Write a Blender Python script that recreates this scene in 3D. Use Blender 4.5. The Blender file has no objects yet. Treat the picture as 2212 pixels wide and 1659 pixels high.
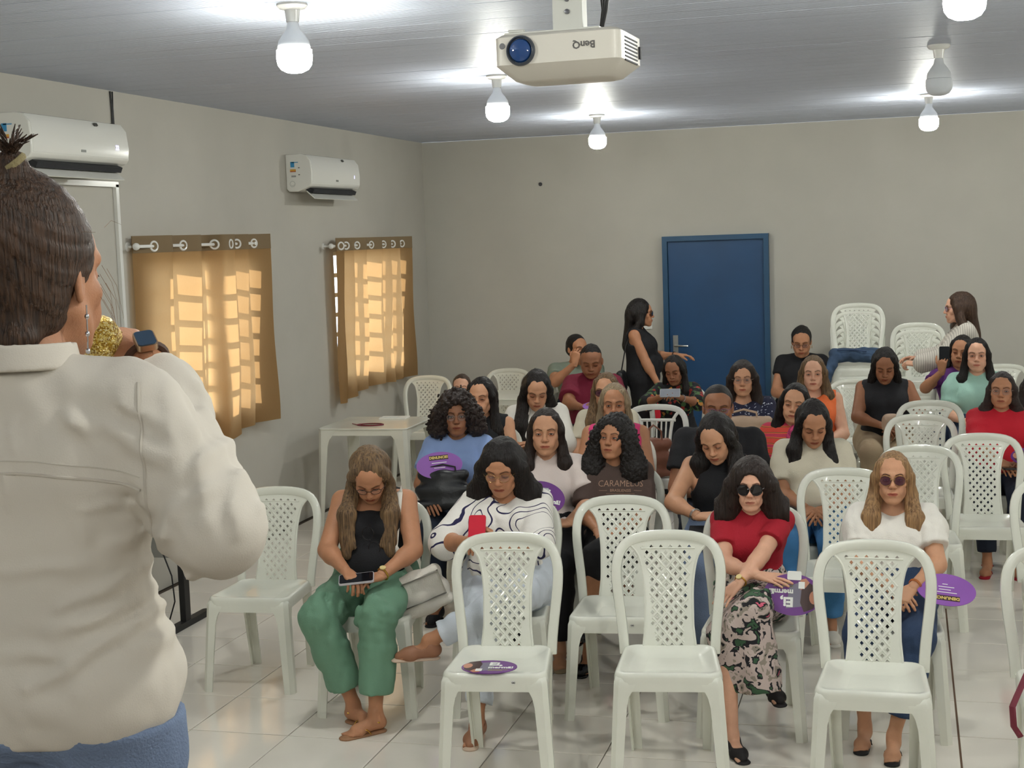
import bpy, math, random
import numpy as np
from mathutils import Vector, Matrix, Quaternion
from mathutils.bvhtree import BVHTree
SC = bpy.context.scene
COL = SC.collection
PI = math.pi
V = np.array
# ------------------------------------------------------------------ camera
FPX = 3115.0
CAMZ = 4.53 * 0.45
def _axes(p, yw, r):
    fw = V([math.sin(yw)*math.cos(p), math.cos(yw)*math.cos(p), -math.sin(p)])
    rt = V([math.cos(yw), -math.sin(yw), 0.0]); up = np.cross(rt, fw)
    c, s = math.cos(r), math.sin(r)
    return c*rt + s*up, -s*rt + c*up, fw
CR, CU, CW = _axes(math.radians(5.77), math.radians(-15.44), math.radians(-2.0))
CPOS = V([0, 0, CAMZ])
cam = bpy.data.cameras.new('camera'); cam.sensor_width = 36; cam.lens = 36*FPX/2212; cam.clip_start = 0.05; cam.clip_end = 200
camo = bpy.data.objects.new('camera', cam); COL.objects.link(camo); SC.camera = camo
camo.matrix_world = Matrix([[CR[0], CU[0], -CW[0], 0], [CR[1], CU[1], -CW[1], 0], [CR[2], CU[2], -CW[2], CAMZ], [0, 0, 0, 1]])
def at(px, py, axis, val):
    """world point where the photograph's pixel meets the plane axis=val"""
    r = CW + CR*(px-1106)/FPX - CU*(py-829.5)/FPX
    return CPOS + r*(val-CPOS[axis])/r[axis]
# ------------------------------------------------------------------ world, sun, exposure
def s2l(c):
    return tuple((x/12.92 if x <= 0.04045 else ((x+0.055)/1.055)**2.4) for x in c)
def rgb(r, g, b): return s2l((r/255, g/255, b/255))
W = bpy.data.worlds.new('world'); SC.world = W; W.use_nodes = True
bg = W.node_tree.nodes['Background']
bg.inputs[0].default_value = (*rgb(214, 228, 240), 1); bg.inputs[1].default_value = 3.0
sun = bpy.data.lights.new('sun', 'SUN'); sun.energy = 3.5; sun.angle = math.radians(1.2); sun.color = (1, .88, .70)
suno = bpy.data.objects.new('sun', sun); COL.objects.link(suno)
suno.rotation_euler = Vector((1.0, 0.50, -0.40)).to_track_quat('-Z', 'Y').to_euler()
SC.view_settings.view_transform = 'Standard'; SC.view_settings.look = 'None'
SC.view_settings.gamma = 1; SC.view_settings.exposure = 1.05; SC.view_settings.use_curve_mapping = False
SC.cycles.max_bounces = 7; SC.cycles.diffuse_bounces = 4; SC.cycles.glossy_bounces = 3
SC.cycles.transmission_bounces = 5; SC.cycles.transparent_max_bounces = 8
SC.cycles.sample_clamp_indirect = 3; SC.cycles.use_denoising = True; SC.cycles.caustics_reflective = False; SC.cycles.caustics_refractive = False
# ------------------------------------------------------------------ materials
MATS = {}
def mat(name, col=(200, 200, 200), rough=.5, metal=0., bump=0., bscale=60., stretch=(1, 1, 1), var=0., vscale=8., coat=0.,
        trans=0., emit=None, estr=0., alpha=1., attr=False, sheen=0., col2=None, spec=.5, kind='noise', thr=.5, wid=.05, ior=1.45, sss=0.):
    """procedural principled material; col in 0..255 sRGB"""
    if name in MATS: return MATS[name]
    m = bpy.data.materials.new(name); m.use_nodes = True; MATS[name] = m
    nt = m.node_tree; b = nt.nodes['Principled BSDF']; N = nt.nodes.new; L = nt.links.new
    c = rgb(*col)
    b.inputs['Base Color'].default_value = (*c, 1); b.inputs['Roughness'].default_value = rough
    b.inputs['Metallic'].default_value = metal; b.inputs['Coat Weight'].default_value = coat
    b.inputs['Transmission Weight'].default_value = trans; b.inputs['Alpha'].default_value = alpha
    b.inputs['Sheen Weight'].default_value = sheen; b.inputs['Specular IOR Level'].default_value = spec; b.inputs['IOR'].default_value = ior
    if sss: b.inputs['Subsurface Weight'].default_value = sss; b.inputs['Subsurface Radius'].default_value = (.012, .005, .003); b.inputs['Subsurface Scale'].default_value = 1
    if emit: b.inputs['Emission Color'].default_value = (*rgb(*emit), 1); b.inputs['Emission Strength'].default_value = estr
    tc = None
    def coord(st):
        nonlocal tc
        if tc is None: tc = N('ShaderNodeTexCoord')
        mp = N('ShaderNodeMapping'); mp.inputs['Scale'].default_value = st; L(tc.outputs['Object'], mp.inputs['Vector']); return mp.outputs[0]
    out = None
    if var or col2:
        tx = N('ShaderNodeTexNoise') if kind == 'noise' else N('ShaderNodeTexVoronoi') if kind == 'vor' else N('ShaderNodeTexWave')
        tx.inputs['Scale'].default_value = vscale
        L(coord(stretch), tx.inputs['Vector'])
        if kind == 'noise': tx.inputs['Detail'].default_value = 4
        rp = N('ShaderNodeValToRGB'); fo = tx.outputs['Distance'] if kind == 'vor' else tx.outputs['Fac'] if kind == 'noise' else tx.outputs['Fac']
        L(fo, rp.inputs[0])
        if col2:
            rp.color_ramp.elements[0].position = max(0, thr-wid); rp.color_ramp.elements[1].position = min(1, thr+wid)
            rp.color_ramp.elements[0].color = (*c, 1); rp.color_ramp.elements[1].color = (*rgb(*col2), 1)
        else:
            rp.color_ramp.elements[0].position = .3; rp.color_ramp.elements[1].position = .7
            rp.color_ramp.elements[0].color = (*[x*(1-var) for x in c], 1); rp.color_ramp.elements[1].color = (*[min(1, x*(1+var)) for x in c], 1)
        out = rp.outputs[0]
    if attr:
        at_ = N('ShaderNodeAttribute'); at_.attribute_name = 'Col'
        mx = N('ShaderNodeMix'); mx.data_type = 'RGBA'; mx.blend_type = 'MULTIPLY'; mx.inputs[0].default_value = 1
        if out: L(out, mx.inputs[6])
        else: mx.inputs[6].default_value = (*c, 1)
        L(at_.outputs['Color'], mx.inputs[7]); out = mx.outputs[2]
    if out: L(out, b.inputs['Base Color'])
    if bump:
        tb = N('ShaderNodeTexNoise'); tb.inputs['Scale'].default_value = bscale; tb.inputs['Detail'].default_value = 3
        L(coord(stretch), tb.inputs['Vector']); bp = N('ShaderNodeBump'); bp.inputs['Strength'].default_value = bump; bp.inputs['Distance'].default_value = .01
        L(tb.outputs['Fac'], bp.inputs['Height']); L(bp.outputs[0], b.inputs['Normal'])
    return m
# ------------------------------------------------------------------ object helpers
def mesh_np(name, v, q, mats=(), mi=None, smooth=True, colattr=None):
    me = bpy.data.meshes.new(name)
    v = np.asarray(v, np.float32); q = np.asarray(q, np.int32); n = q.shape[1]
    me.vertices.add(len(v)); me.vertices.foreach_set('co', v.ravel())
    me.loops.add(q.size); me.loops.foreach_set('vertex_index', q.ravel())
    me.polygons.add(len(q)); me.polygons.foreach_set('loop_start', np.arange(0, q.size, n, dtype=np.int32))
    me.polygons.foreach_set('loop_total', np.full(len(q), n, np.int32))
    me.polygons.foreach_set('use_smooth', np.full(len(q), bool(smooth)))
    for m in mats: me.materials.append(m)
    if mi is not None: me.polygons.foreach_set('material_index', np.asarray(mi, np.int32))
    me.update(calc_edges=True)
    if colattr is not None:
        a = me.color_attributes.new('Col', 'FLOAT_COLOR', 'POINT')
        a.data.foreach_set('color', np.c_[colattr, np.ones(len(v))].astype(np.float32).ravel())
    return me
def link(name, data, parent=None, loc=None, rz=None, mw=None):
    o = bpy.data.objects.new(name, data); COL.objects.link(o)
    if parent is not None: o.parent = parent
    if loc is not None: o.location = loc
    if rz is not None: o.rotation_euler = (0, 0, rz)
    if mw is not None: o.matrix_local = mw
    return o
def tag(o, label=None, cat=None, group=None, kind=None):
    if label: o['label'] = label
    if cat: o['category'] = cat
    if group: o['group'] = group
    if kind: o['kind'] = kind
    return o
def empty(name, loc=(0, 0, 0), rz=0, label=None, cat=None, group=None):
    o = bpy.data.objects.new(name, None); COL.objects.link(o); o.empty_display_size = .1
    o.location = loc; o.rotation_euler = (0, 0, rz)
    return tag(o, label, cat, group)
def copy_tree(o, parent=None):
    c = o.copy(); COL.objects.link(c); c.parent = parent
    if parent is not None: c.matrix_parent_inverse = o.matrix_parent_inverse.copy()
    for ch in list(o.children): copy_tree(ch, c)
    return c
def nrm(a):
    a = np.asarray(a, float); return a/(np.linalg.norm(a)+1e-12)
class MB:
    """collects simple solids into one mesh"""
    def __init__(s): s.v = []; s.f = []
    def add(s, v, f):
        k = len(s.v); s.v += [tuple(x) for x in v]; s.f += [tuple(i+k for i in q) for q in f]; return s
    def box(s, c, d, R=None, taper=1.0):
        x, y, z = d[0]/2, d[1]/2, d[2]/2
        p = [V([sx*x*(taper if sz > 0 else 1), sy*y*(taper if sz > 0 else 1), sz*z]) for sz in (-1, 1) for sy in (-1, 1) for sx in (-1, 1)]
        if R is not None: p = [R@q for q in p]
        return s.add([q+V(c) for q in p], [(0, 2, 3, 1), (4, 5, 7, 6), (0, 1, 5, 4), (2, 6, 7, 3), (0, 4, 6, 2), (1, 3, 7, 5)])
    def rbox(s, c, d, r=.01, n=3, R=None):
        """box with its vertical edges rounded"""
        x, y, z = d[0]/2-r, d[1]/2-r, d[2]/2; P = []
        for cx, cy, a0 in ((x, y, 0), (-x, y, PI/2), (-x, -y, PI), (x, -y, 1.5*PI)):
            for i in range(n+1):
                a = a0+PI/2*i/n; P.append((cx+r*math.cos(a), cy+r*math.sin(a)))
        return s.prism(P, -z, z, c, R)
    def prism(s, P, z0, z1, c=(0, 0, 0), R=None):
        n = len(P); v = [V([a, b, z0]) for a, b in P]+[V([a, b, z1]) for a, b in P]
        if R is not None: v = [R@q for q in v]
        return s.add([q+V(c) for q in v], [tuple(range(n-1, -1, -1)), tuple(range(n, 2*n))]+[(i, (i+1) % n, n+(i+1) % n, n+i) for i in range(n)])
    def tube(s, pts, r, n=8, cap=True, flat=1.0, up=None):
        pts = [V(p).astype(float) for p in pts]; m = len(pts); rr = r if hasattr(r, '__len__') else [r]*m
        v = []; u0 = V(up) if up is not None else None
        for i in range(m):
            t = nrm(pts[min(i+1, m-1)]-pts[max(i-1, 0)])
            if u0 is None: u0 = V([0, 0, 1.]) if abs(t[2]) < .9 else V([1., 0, 0])
            a = nrm(np.cross(t, u0)); b = nrm(np.cross(a, t)); 
            if up is None: u0 = b
            for k in range(n):
                w = 2*PI*k/n; v.append(pts[i]+rr[i]*(a*math.cos(w)+b*flat*math.sin(w)))
        f = [(i*n+k, i*n+(k+1) % n, (i+1)*n+(k+1) % n, (i+1)*n+k) for i in range(m-1) for k in range(n)]
        if cap: f += [tuple(range(n-1, -1, -1)), tuple(range((m-1)*n, m*n))]
        return s.add(v, f)
    def ring(s, c, r, t, axis=(0, 0, 1), n=20, m=6, a0=0, a1=2*PI, sx=1., sy=1.):
        z = nrm(axis); x = nrm(np.cross(z, (0, 0, 1)) if abs(z[2]) < .9 else (1, 0, 0)); y = np.cross(z, x)
        pts = [V(c)+r*(x*sx*math.cos(a0+(a1-a0)*i/n)+y*sy*math.sin(a0+(a1-a0)*i/n)) for i in range(n+1)]
        return s.tube(pts, t, m)
    def lathe(s, prof, n=24, c=(0, 0, 0), R=None):
        v = []
        for r, z in prof:
            for k in range(n):
                w = 2*PI*k/n; q = V([r*math.cos(w), r*math.sin(w), z]); q = R@q if R is not None else q; v.append(q+V(c))
        m = len(prof)
        f = [(i*n+k, i*n+(k+1) % n, (i+1)*n+(k+1) % n, (i+1)*n+k) for i in range(m-1) for k in range(n)]
        f += [tuple(range(n-1, -1, -1)), tuple(range((m-1)*n, m*n))]
        return s.add(v, f)
    def mesh(s, name, m, smooth=False, bevel=0):
        me = bpy.data.meshes.new(name); me.from_pydata(s.v, [], s.f); me.update()
        for x in (m if isinstance(m, (list, tuple)) else [m]): me.materials.append(x)
        if smooth:
            me.polygons.foreach_set('use_smooth', [True]*len(me.polygons))
            try: me.set_sharp_from_angle(angle=math.radians(38))
            except Exception: pass
        return me
    def build(s, name, m, parent=None, smooth=False, loc=None, rz=None, label=None, bevel=0):
        o = link(name, s.mesh(name, m, smooth), parent, loc, rz)
        if label: o['label'] = label
        if bevel:
            b = o.modifiers.new('bevel', 'BEVEL'); b.width = bevel; b.segments = 2; b.limit_method = 'ANGLE'
        return o
def Rz(a): c, s = math.cos(a), math.sin(a); return V([[c, -s, 0], [s, c, 0], [0, 0, 1.]])
def Rx(a): c, s = math.cos(a), math.sin(a); return V([[1., 0, 0], [0, c, -s], [0, s, c]])
def Ry(a): c, s = math.cos(a), math.sin(a); return V([[c, 0, s], [0, 1., 0], [-s, 0, c]])
# ------------------------------------------------------------------ implicit surfaces -> one continuous mesh
class Field:
    BIG = .25
    def __init__(s, lo, hi, h):
        s.lo = V(lo, ).astype(np.float32); s.h = h; s.n = np.ceil((V(hi)-V(lo))/h).astype(int)+1
        s.ax = [(s.lo[i]+h*np.arange(s.n[i])).astype(np.float32) for i in range(3)]
        s.D = np.full(s.n, s.BIG, np.float32)
    def _sl(s, lo, hi):
        i0 = np.clip(np.floor((V(lo)-s.lo)/s.h).astype(int), 0, s.n); i1 = np.clip(np.ceil((V(hi)-s.lo)/s.h).astype(int)+1, 0, s.n)
        if (i1 <= i0).any(): return None
        sl = tuple(slice(a, b) for a, b in zip(i0, i1))
        return sl, s.ax[0][sl[0]][:, None, None], s.ax[1][sl[1]][None, :, None], s.ax[2][sl[2]][None, None, :]
    def _op(s, sl, d, k, op):
        A = s.D[sl]
        if op == 'u':
            h = np.maximum(k-np.abs(A-d), 0); s.D[sl] = np.minimum(A, d)-h*h/(4*k)
        elif op == 's':
            d = -d; h = np.maximum(k-np.abs(A-d), 0); s.D[sl] = np.maximum(A, d)+h*h/(4*k)
    def cone(s, a, b, ra, rb, k=.02, flat=None, op='u'):
        a = V(a, ).astype(float); b = V(b).astype(float); rm = max(ra, rb)*(max(1, flat[1]) if flat else 1)+k+2*s.h
        q = s._sl(np.minimum(a, b)-rm, np.maximum(a, b)+rm)
        if q is None: return s
        sl, X, Y, Z = q; ba = b-a; L2 = float(ba@ba)+1e-9
        X = X-a[0]; Y = Y-a[1]; Z = Z-a[2]
        t = np.clip((X*ba[0]+Y*ba[1]+Z*ba[2])/L2, 0, 1)
        X = X-t*ba[0]; Y = Y-t*ba[1]; Z = Z-t*ba[2]
        if flat:
            n = nrm(flat[0]); f = flat[1]; w = (X*n[0]+Y*n[1]+Z*n[2])*(1/f-1)
            X = X+w*n[0]; Y = Y+w*n[1]; Z = Z+w*n[2]
        d = np.sqrt(X*X+Y*Y+Z*Z)-(ra+(rb-ra)*t)
        if flat and flat[1] < 1: d = d*(.5+.5*flat[1])
        s._op(sl, d.astype(np.float32), k, op); return s
    def ell(s, c, r, k=.02, R=None, op='u'):
        c = V(c).astype(float); r = V(r).astype(float) if hasattr(r, '__len__') else V([r]*3); m = max(r)+k+2*s.h
        q = s._sl(c-m, c+m)
        if q is None: return s
        sl, X, Y, Z = q; X = X-c[0]; Y = Y-c[1]; Z = Z-c[2]
        if R is not None:   # columns of R = local axes
            X, Y, Z = (X*R[0, 0]+Y*R[1, 0]+Z*R[2, 0], X*R[0, 1]+Y*R[1, 1]+Z*R[2, 1], X*R[0, 2]+Y*R[1, 2]+Z*R[2, 2])
        a = np.sqrt((X/r[0])**2+(Y/r[1])**2+(Z/r[2])**2); b = np.sqrt((X/r[0]**2)**2+(Y/r[1]**2)**2+(Z/r[2]**2)**2)+1e-6
        s._op(sl, (a*(a-1)/b).astype(np.float32), k, op); return s
    def cyl(s, a, b, ra, rb, k=.01, flat=None, op='u'):
        """tapered cylinder with flat ends"""
        a = V(a).astype(float); b = V(b).astype(float); rm = max(ra, rb)+k+2*s.h
        q = s._sl(np.minimum(a, b)-rm, np.maximum(a, b)+rm)
        if q is None: return s
        sl, X, Y, Z = q; ba = b-a; L = float(np.linalg.norm(ba))+1e-9; u = ba/L
        X = X-a[0]; Y = Y-a[1]; Z = Z-a[2]; w = X*u[0]+Y*u[1]+Z*u[2]; t = np.clip(w/L, 0, 1)
        X = X-w*u[0]; Y = Y-w*u[1]; Z = Z-w*u[2]
        if flat:
            n = nrm(flat[0]); e = (X*n[0]+Y*n[1]+Z*n[2])*(1/flat[1]-1); X = X+e*n[0]; Y = Y+e*n[1]; Z = Z+e*n[2]
        d = np.sqrt(X*X+Y*Y+Z*Z)-(ra+(rb-ra)*t)
        d = np.maximum(d, np.maximum(-w, w-L)); s._op(sl, d.astype(np.float32), k, op); return s
    def cut(s, p, n, k=.004):
        """keep the side the normal points away from"""
        n = nrm(n); X, Y, Z = s.ax[0][:, None, None], s.ax[1][None, :, None], s.ax[2][None, None, :]
        d = ((X-p[0])*n[0]+(Y-p[1])*n[1]+(Z-p[2])*n[2]).astype(np.float32)
        h = np.maximum(k-np.abs(s.D-d), 0); s.D = np.maximum(s.D, d)+h*h/(4*k); return s
    def disp(s, fn, amp):
        m = np.abs(s.D) < amp+2.5*s.h; i = np.nonzero(m)
        P = np.stack([s.ax[a][i[a]] for a in range(3)], 1); s.D[i] += fn(P).astype(np.float32); return s
    def mesh(s):
        D = s.D; n = s.n
        for a in range(3):
            D[tuple(0 if i == a else slice(None) for i in range(3))] = abs(s.BIG); D[tuple(-1 if i == a else slice(None) for i in range(3))] = abs(s.BIG)
        S = D < 0; c = S[:-1].astype(np.int8)+S[1:]; c = c[:, :-1]+c[:, 1:]; c = c[:, :, :-1]+c[:, :, 1:]
        I = np.stack(np.nonzero((c > 0) & (c < 8)), 1); cn = V([[x, y, z] for x in (0, 1) for y in (0, 1) for z in (0, 1)])
        vals = np.stack([D[I[:, 0]+o[0], I[:, 1]+o[1], I[:, 2]+o[2]] for o in cn], 1)
        P = np.zeros((len(I), 3)); W_ = np.zeros(len(I))
        for i in range(8):
            for b in (1, 2, 4):
                j = i ^ b
                if j > i:
                    va, vb = vals[:, i], vals[:, j]; m = (va < 0) != (vb < 0); t = np.where(m, va/(va-vb+1e-12), 0)
                    P += np.where(m[:, None], cn[i]+t[:, None]*(cn[j]-cn[i]), 0); W_ += m
        P = (P/W_[:, None]+I)*s.h+s.lo
        idx = np.full(c.shape, -1, np.int32); idx[I[:, 0], I[:, 1], I[:, 2]] = np.arange(len(I))
        F = []
        for a in range(3):
            b_, c_ = (a+1) % 3, (a+2) % 3
            s0 = [slice(None)]*3; s1 = [slice(None)]*3; s0[a] = slice(0, -1); s1[a] = slice(1, None)
            A, B = S[tuple(s0)], S[tuple(s1)]; E = np.stack(np.nonzero(A != B), 1)
            fl = A[E[:, 0], E[:, 1], E[:, 2]]; ok = (E[:, b_] > 0) & (E[:, c_] > 0) & (E[:, b_] < n[b_]-1) & (E[:, c_] < n[c_]-1); E = E[ok]; fl = fl[ok]
            def g(db, dc):
                q = E.copy(); q[:, b_] -= db; q[:, c_] -= dc; return idx[q[:, 0], q[:, 1], q[:, 2]]
            Q = np.stack([g(1, 1), g(0, 1), g(0, 0), g(1, 0)], 1); Q[~fl] = Q[~fl][:, ::-1]; F.append(Q)
        return P.astype(np.float32), np.concatenate(F)
def snoise(seed, freq, n=5, st=(1, 1, 1)):
    r = np.random.RandomState(seed); K = r.normal(size=(n, 3)); K = K/np.linalg.norm(K, axis=1)[:, None]*freq*(.6+.8*r.rand(n))[:, None]*V(st); ph = r.rand(n)*7
    return lambda P: np.sin(P@K.T+ph).sum(1)/n
def relax(v, q, it=1, f=.5):
    """a little Laplacian smoothing on a quad mesh"""
    a = q.ravel(); b = np.roll(q, -1, 1).ravel()
    for _ in range(it):
        A = np.zeros_like(v); c = np.zeros(len(v))
        for k in range(3): A[:, k] = np.bincount(a, v[b, k], len(v))+np.bincount(b, v[a, k], len(v))
        c = np.bincount(a, minlength=len(v))+np.bincount(b, minlength=len(v)); v = v*(1-f)+f*A/np.maximum(c, 1)[:, None]
    return v.astype(np.float32)
# ------------------------------------------------------------------ people: head, hand, body
def head_base(h):
    F = Field((-.10, -.14, -.17), (.10, .13, .14), h)
    F.ell((0, .018, .032), (.074, .094, .083), .02)
    F.ell((0, -.022, -.028), (.058, .066, .084), .03)
    F.ell((0, -.035, .045), (.058, .052, .046), .03)
    for s in (1, -1):
        F.cone((s*.054, .0, -.050), (s*.022, -.066, -.092), .016, .016, .03)
        F.ell((s*.042, -.058, -.022), (.020, .020, .017), .022)
        F.cone((s*.008, -.086, .024), (s*.044, -.074, .027), .010, .009, .018)
        F.ell((s*.030, -.076, -.052), (.018, .018, .022), .02)
    F.ell((0, -.078, -.096), (.020, .018, .017), .02)
    F.ell((0, -.082, -.060), (.026, .016, .020), .02)
    for s in (1, -1): F.ell((s*.031, -.094, .004), (.019, .0135, .013), .014, op='s')
    for s in (1, -1):
        F.ell((s*.031, -.0745, .003), (.0165, .0135, .0125), .006)
    F.cone((0, -.088, .016), (0, -.106, -.022), .0075, .0105, .012)
    F.ell((0, -.109, -.026), (.011, .010, .009), .008)
    for s in (1, -1): F.ell((s*.012, -.099, -.030), (.0080, .0100, .0072), .007)
    for s in (1, -1):
        F.cone((s*.004, -.1000, -.0565), (s*.021, -.0905, -.0605), .0055, .0030, .006)
    F.cone((-.012, -.0950, -.0675), (.012, -.0950, -.0675), .0068, .0068, .008)
    for s in (1, -1):
        F.cone((0, -.1045, -.0620), (s*.021, -.0955, -.0625), .0012, .0008, .002, op='s')
        F.ell((s*.076, .012, -.008), (.007, .017, .030), .006, R=Rz(-s*.35))
        F.ell((s*.083, .009, -.006), (.004, .010, .020), .005, R=Rz(-s*.35), op='s')
    F.cone((0, .022, -.05), (0, .036, -.15), .050, .046, .02)
    v, q = F.mesh(); v = relax(v, q, 1, .35)
    return v, q
def head_colors(v, lips=(.62, .30, .30), brow=(.22, .16, .13), lid=.55, age=0.):
    x, y, z = np.abs(v[:, 0]), v[:, 1], v[:, 2]; c = np.ones((len(v), 3), np.float32); fr = (y < -.05)
    def paint(w, col):
        nonlocal c
        w = np.clip(w, 0, 1)[:, None]; c = c*(1-w)+V(col)*w
    # cheeks, nose a little redder
    paint(.25*np.exp(-(((x-.040)/.02)**2+((z+.03)/.02)**2))*fr, (1, .72, .66))
    paint(.25*np.exp(-((x/.014)**2+((z+.026)/.014)**2))*fr, (1, .70, .62))
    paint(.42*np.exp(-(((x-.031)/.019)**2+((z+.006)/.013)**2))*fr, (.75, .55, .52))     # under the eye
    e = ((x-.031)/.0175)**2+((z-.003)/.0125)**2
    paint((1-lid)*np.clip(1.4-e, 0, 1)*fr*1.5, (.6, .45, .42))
    bz = .0235+.006*np.clip((x-.012)/.02, 0, 1)-.010*np.clip((x-.036)/.016, 0, 1)**2
    paint(np.clip(1.6-np.abs(z-bz)/.0028, 0, 1)*np.clip((x-.010)/.004, 0, 1)*np.clip((.053-x)/.006, 0, 1)*fr*1.0, brow)
    mz = -.0620
    up = (z > mz); hw = np.clip(1-(x/.0245)**2, 0, 1)
    top = .0095*np.sqrt(hw)-.002*np.exp(-(x/.005)**2); bot = .0105*np.sqrt(hw)
    inn = np.where(up, (z-mz) < top, (mz-z) < bot)
    paint(np.where(up, 1-(z-mz)/(top+1e-5), 1-(mz-z)/(bot+1e-5))*2.2*inn*fr*(hw > 0), lips)
    paint(np.exp(-((z-mz)/.0016)**2)*np.clip((.026-x)/.003, 0, 1)*fr*.8, (.32, .16, .15))
    for nx in (.0065,): paint(np.exp(-(((x-nx)/.0035)**2+((z+.0345)/.0025)**2))*fr*.8, (.35, .2, .17))
    if age: 
        paint(age*.55*np.exp(-((x-(.022+(-.03-z)*.42))/.0022)**2)*((z < -.028) & (z > -.068))*fr, (.6, .45, .42))
        paint(age*.3*(np.sin(z*900)*.5+.5)*((z > .04))*fr, (.8, .66, .62))
    return c
HEADS = {}
def get_head(h):
    if h not in HEADS: HEADS[h] = head_base(h)
    return HEADS[h]
def ball(c, r, n=10, m=8, R=None, top=PI):
    v = []; f = []
    for i in range(m+1):
        t = top*i/m
        for k in range(n):
            a = 2*PI*k/n; p = V([r[0]*math.sin(t)*math.cos(a), -r[1]*math.cos(t), r[2]*math.sin(t)*math.sin(a)]); v.append(p)
    for i in range(m):
        for k in range(n): f.append((i*n+k, (i+1)*n+k, (i+1)*n+(k+1) % n, i*n+(k+1) % n))
    v = V(v); 
    if R is not None: v = v@R.T
    return v+V(c), V(f)
def eyes(gaze, openness):
    """eyeballs, irises and lashes in head space: list of (verts, quads, material index)"""
    out = []
    for s in (1, -1):
        cz = .003
        if openness > .15:
            out.append((*ball((s*.031, -.0815, cz-.001), (.0128, .0078, .0062*openness), 14, 8), 1))
            gx = .004*gaze[0]; gz = .003*gaze[1]
            out.append((*ball((s*.031+gx, -.0865, cz-.001+gz), (.0056, .0032, min(.0056, .0060*openness)), 12, 6), 2))
        # upper lashes / lid line
        m = MB(); zz = cz+.0058*openness-.001 if openness > .15 else cz-.0055
        pts = [(s*.031+t*.0145, -.0888+abs(t)**2*.006+(.001 if openness < .2 else 0), zz-abs(t)**2*(.0045 if openness > .15 else -.004)) for t in (-1, -.6, -.2, .2, .6, 1)]
        m.tube(pts, [.0006, .0013, .0015, .0015, .0013, .0006], 5, cap=False); out.append((V(m.v), V(m.f), 2))
    return out
def hand_base(curl=.45, spread=.10, thumb=.5, h=.0028, point=False):
    """right hand: wrist at 0, fingers along -Y, palm down (-Z), thumb on the -X side"""
    F = Field((-.09, -.21, -.10), (.075, .03, .05), h)
    F.cone((0, .02, 0), (0, -.012, 0), .0235, .024, .012, flat=((0, 0, 1), .72))
    for x, y, r in ((-.027, -.082, .0125), (-.009, -.088, .0125), (.010, -.084, .012), (.027, -.076, .011)):
        F.cone((x*.45, -.008, 0), (x, y, .002), .0155, r, .012)
    F.cone((-.022, -.022, -.006), (-.034, -.058, -.008), .016, .014, .012)
    L = ((.040, .024, .019), (.045, .028, .020), (.041, .026, .020), (.032, .020, .018)); xs = (-.028, -.0095, .0100, .0275); ys = (-.084, -.090, -.086, -.078); rs = (.0086, .0089, .0084, .0074)
    for i in range(4):
        p = V([xs[i], ys[i], .002]); a = -.03+curl*(.55+.12*i)*(0.1 if (point and i == 0) else 1); az = (i-1.4)*spread; r = rs[i]
        for j in range(3):
            d = V([math.sin(az)*math.cos(a), -math.cos(az)*math.cos(a), -math.sin(a)]); e = p+d*L[i][j]
            F.cone(p, e, r*(1-.06*j), r*(.93-.07*j), .004); p = e; a += curl*(1.0 if j == 0 else .7)*(0.1 if (point and i == 0) else 1)
    p = V([-.030, -.040, -.008]); a = thumb
    for j, l in enumerate((.036, .030, .024)):
        d = nrm([-math.cos(.5+.35*thumb*j)*.9, -.75-.15*j, -.25-.45*thumb*(j*.8)]); e = p+d*l; F.cone(p, e, .0125-.0018*j, .0108-.0018*j, .005); p = e
    v, q = F.mesh(); return relax(v, q, 1, .3), q
HANDS = {}
def get_hand(kind, h):
    k = (kind, h)
    if k not in HANDS:
        HANDS[k] = {'relax': lambda: hand_base(.42, .07, .5, h), 'flat': lambda: hand_base(.16, .09, .2, h), 'phone': lambda: hand_base(.75, .04, .9, h), 'grip': lambda: hand_base(1.15, .03, 1.3, h)}[kind]()
    return HANDS[k]
def frame(y, z):
    """rotation whose -Y column runs along y and +Z column near z"""
    yy = -nrm(y); zz = V(z, ).astype(float); zz = nrm(zz-yy*(zz@yy)); xx = np.cross(yy, zz)
    return np.stack([xx, yy, zz], 1)
def ik(a, b, l1, l2, pole):
    a = V(a).astype(float); b = V(b).astype(float); d = b-a; L = np.linalg.norm(d); 
    if L > (l1+l2)*.999: b = a+d*(l1+l2)*.999/L; d = b-a; L = np.linalg.norm(d)
    u = d/L; x = (l1*l1-l2*l2+L*L)/(2*L); y = math.sqrt(max(l1*l1-x*x, 0)); p = V(pole).astype(float); p = nrm(p-u*(p@u))
    return a+u*x+p*y, b
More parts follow.
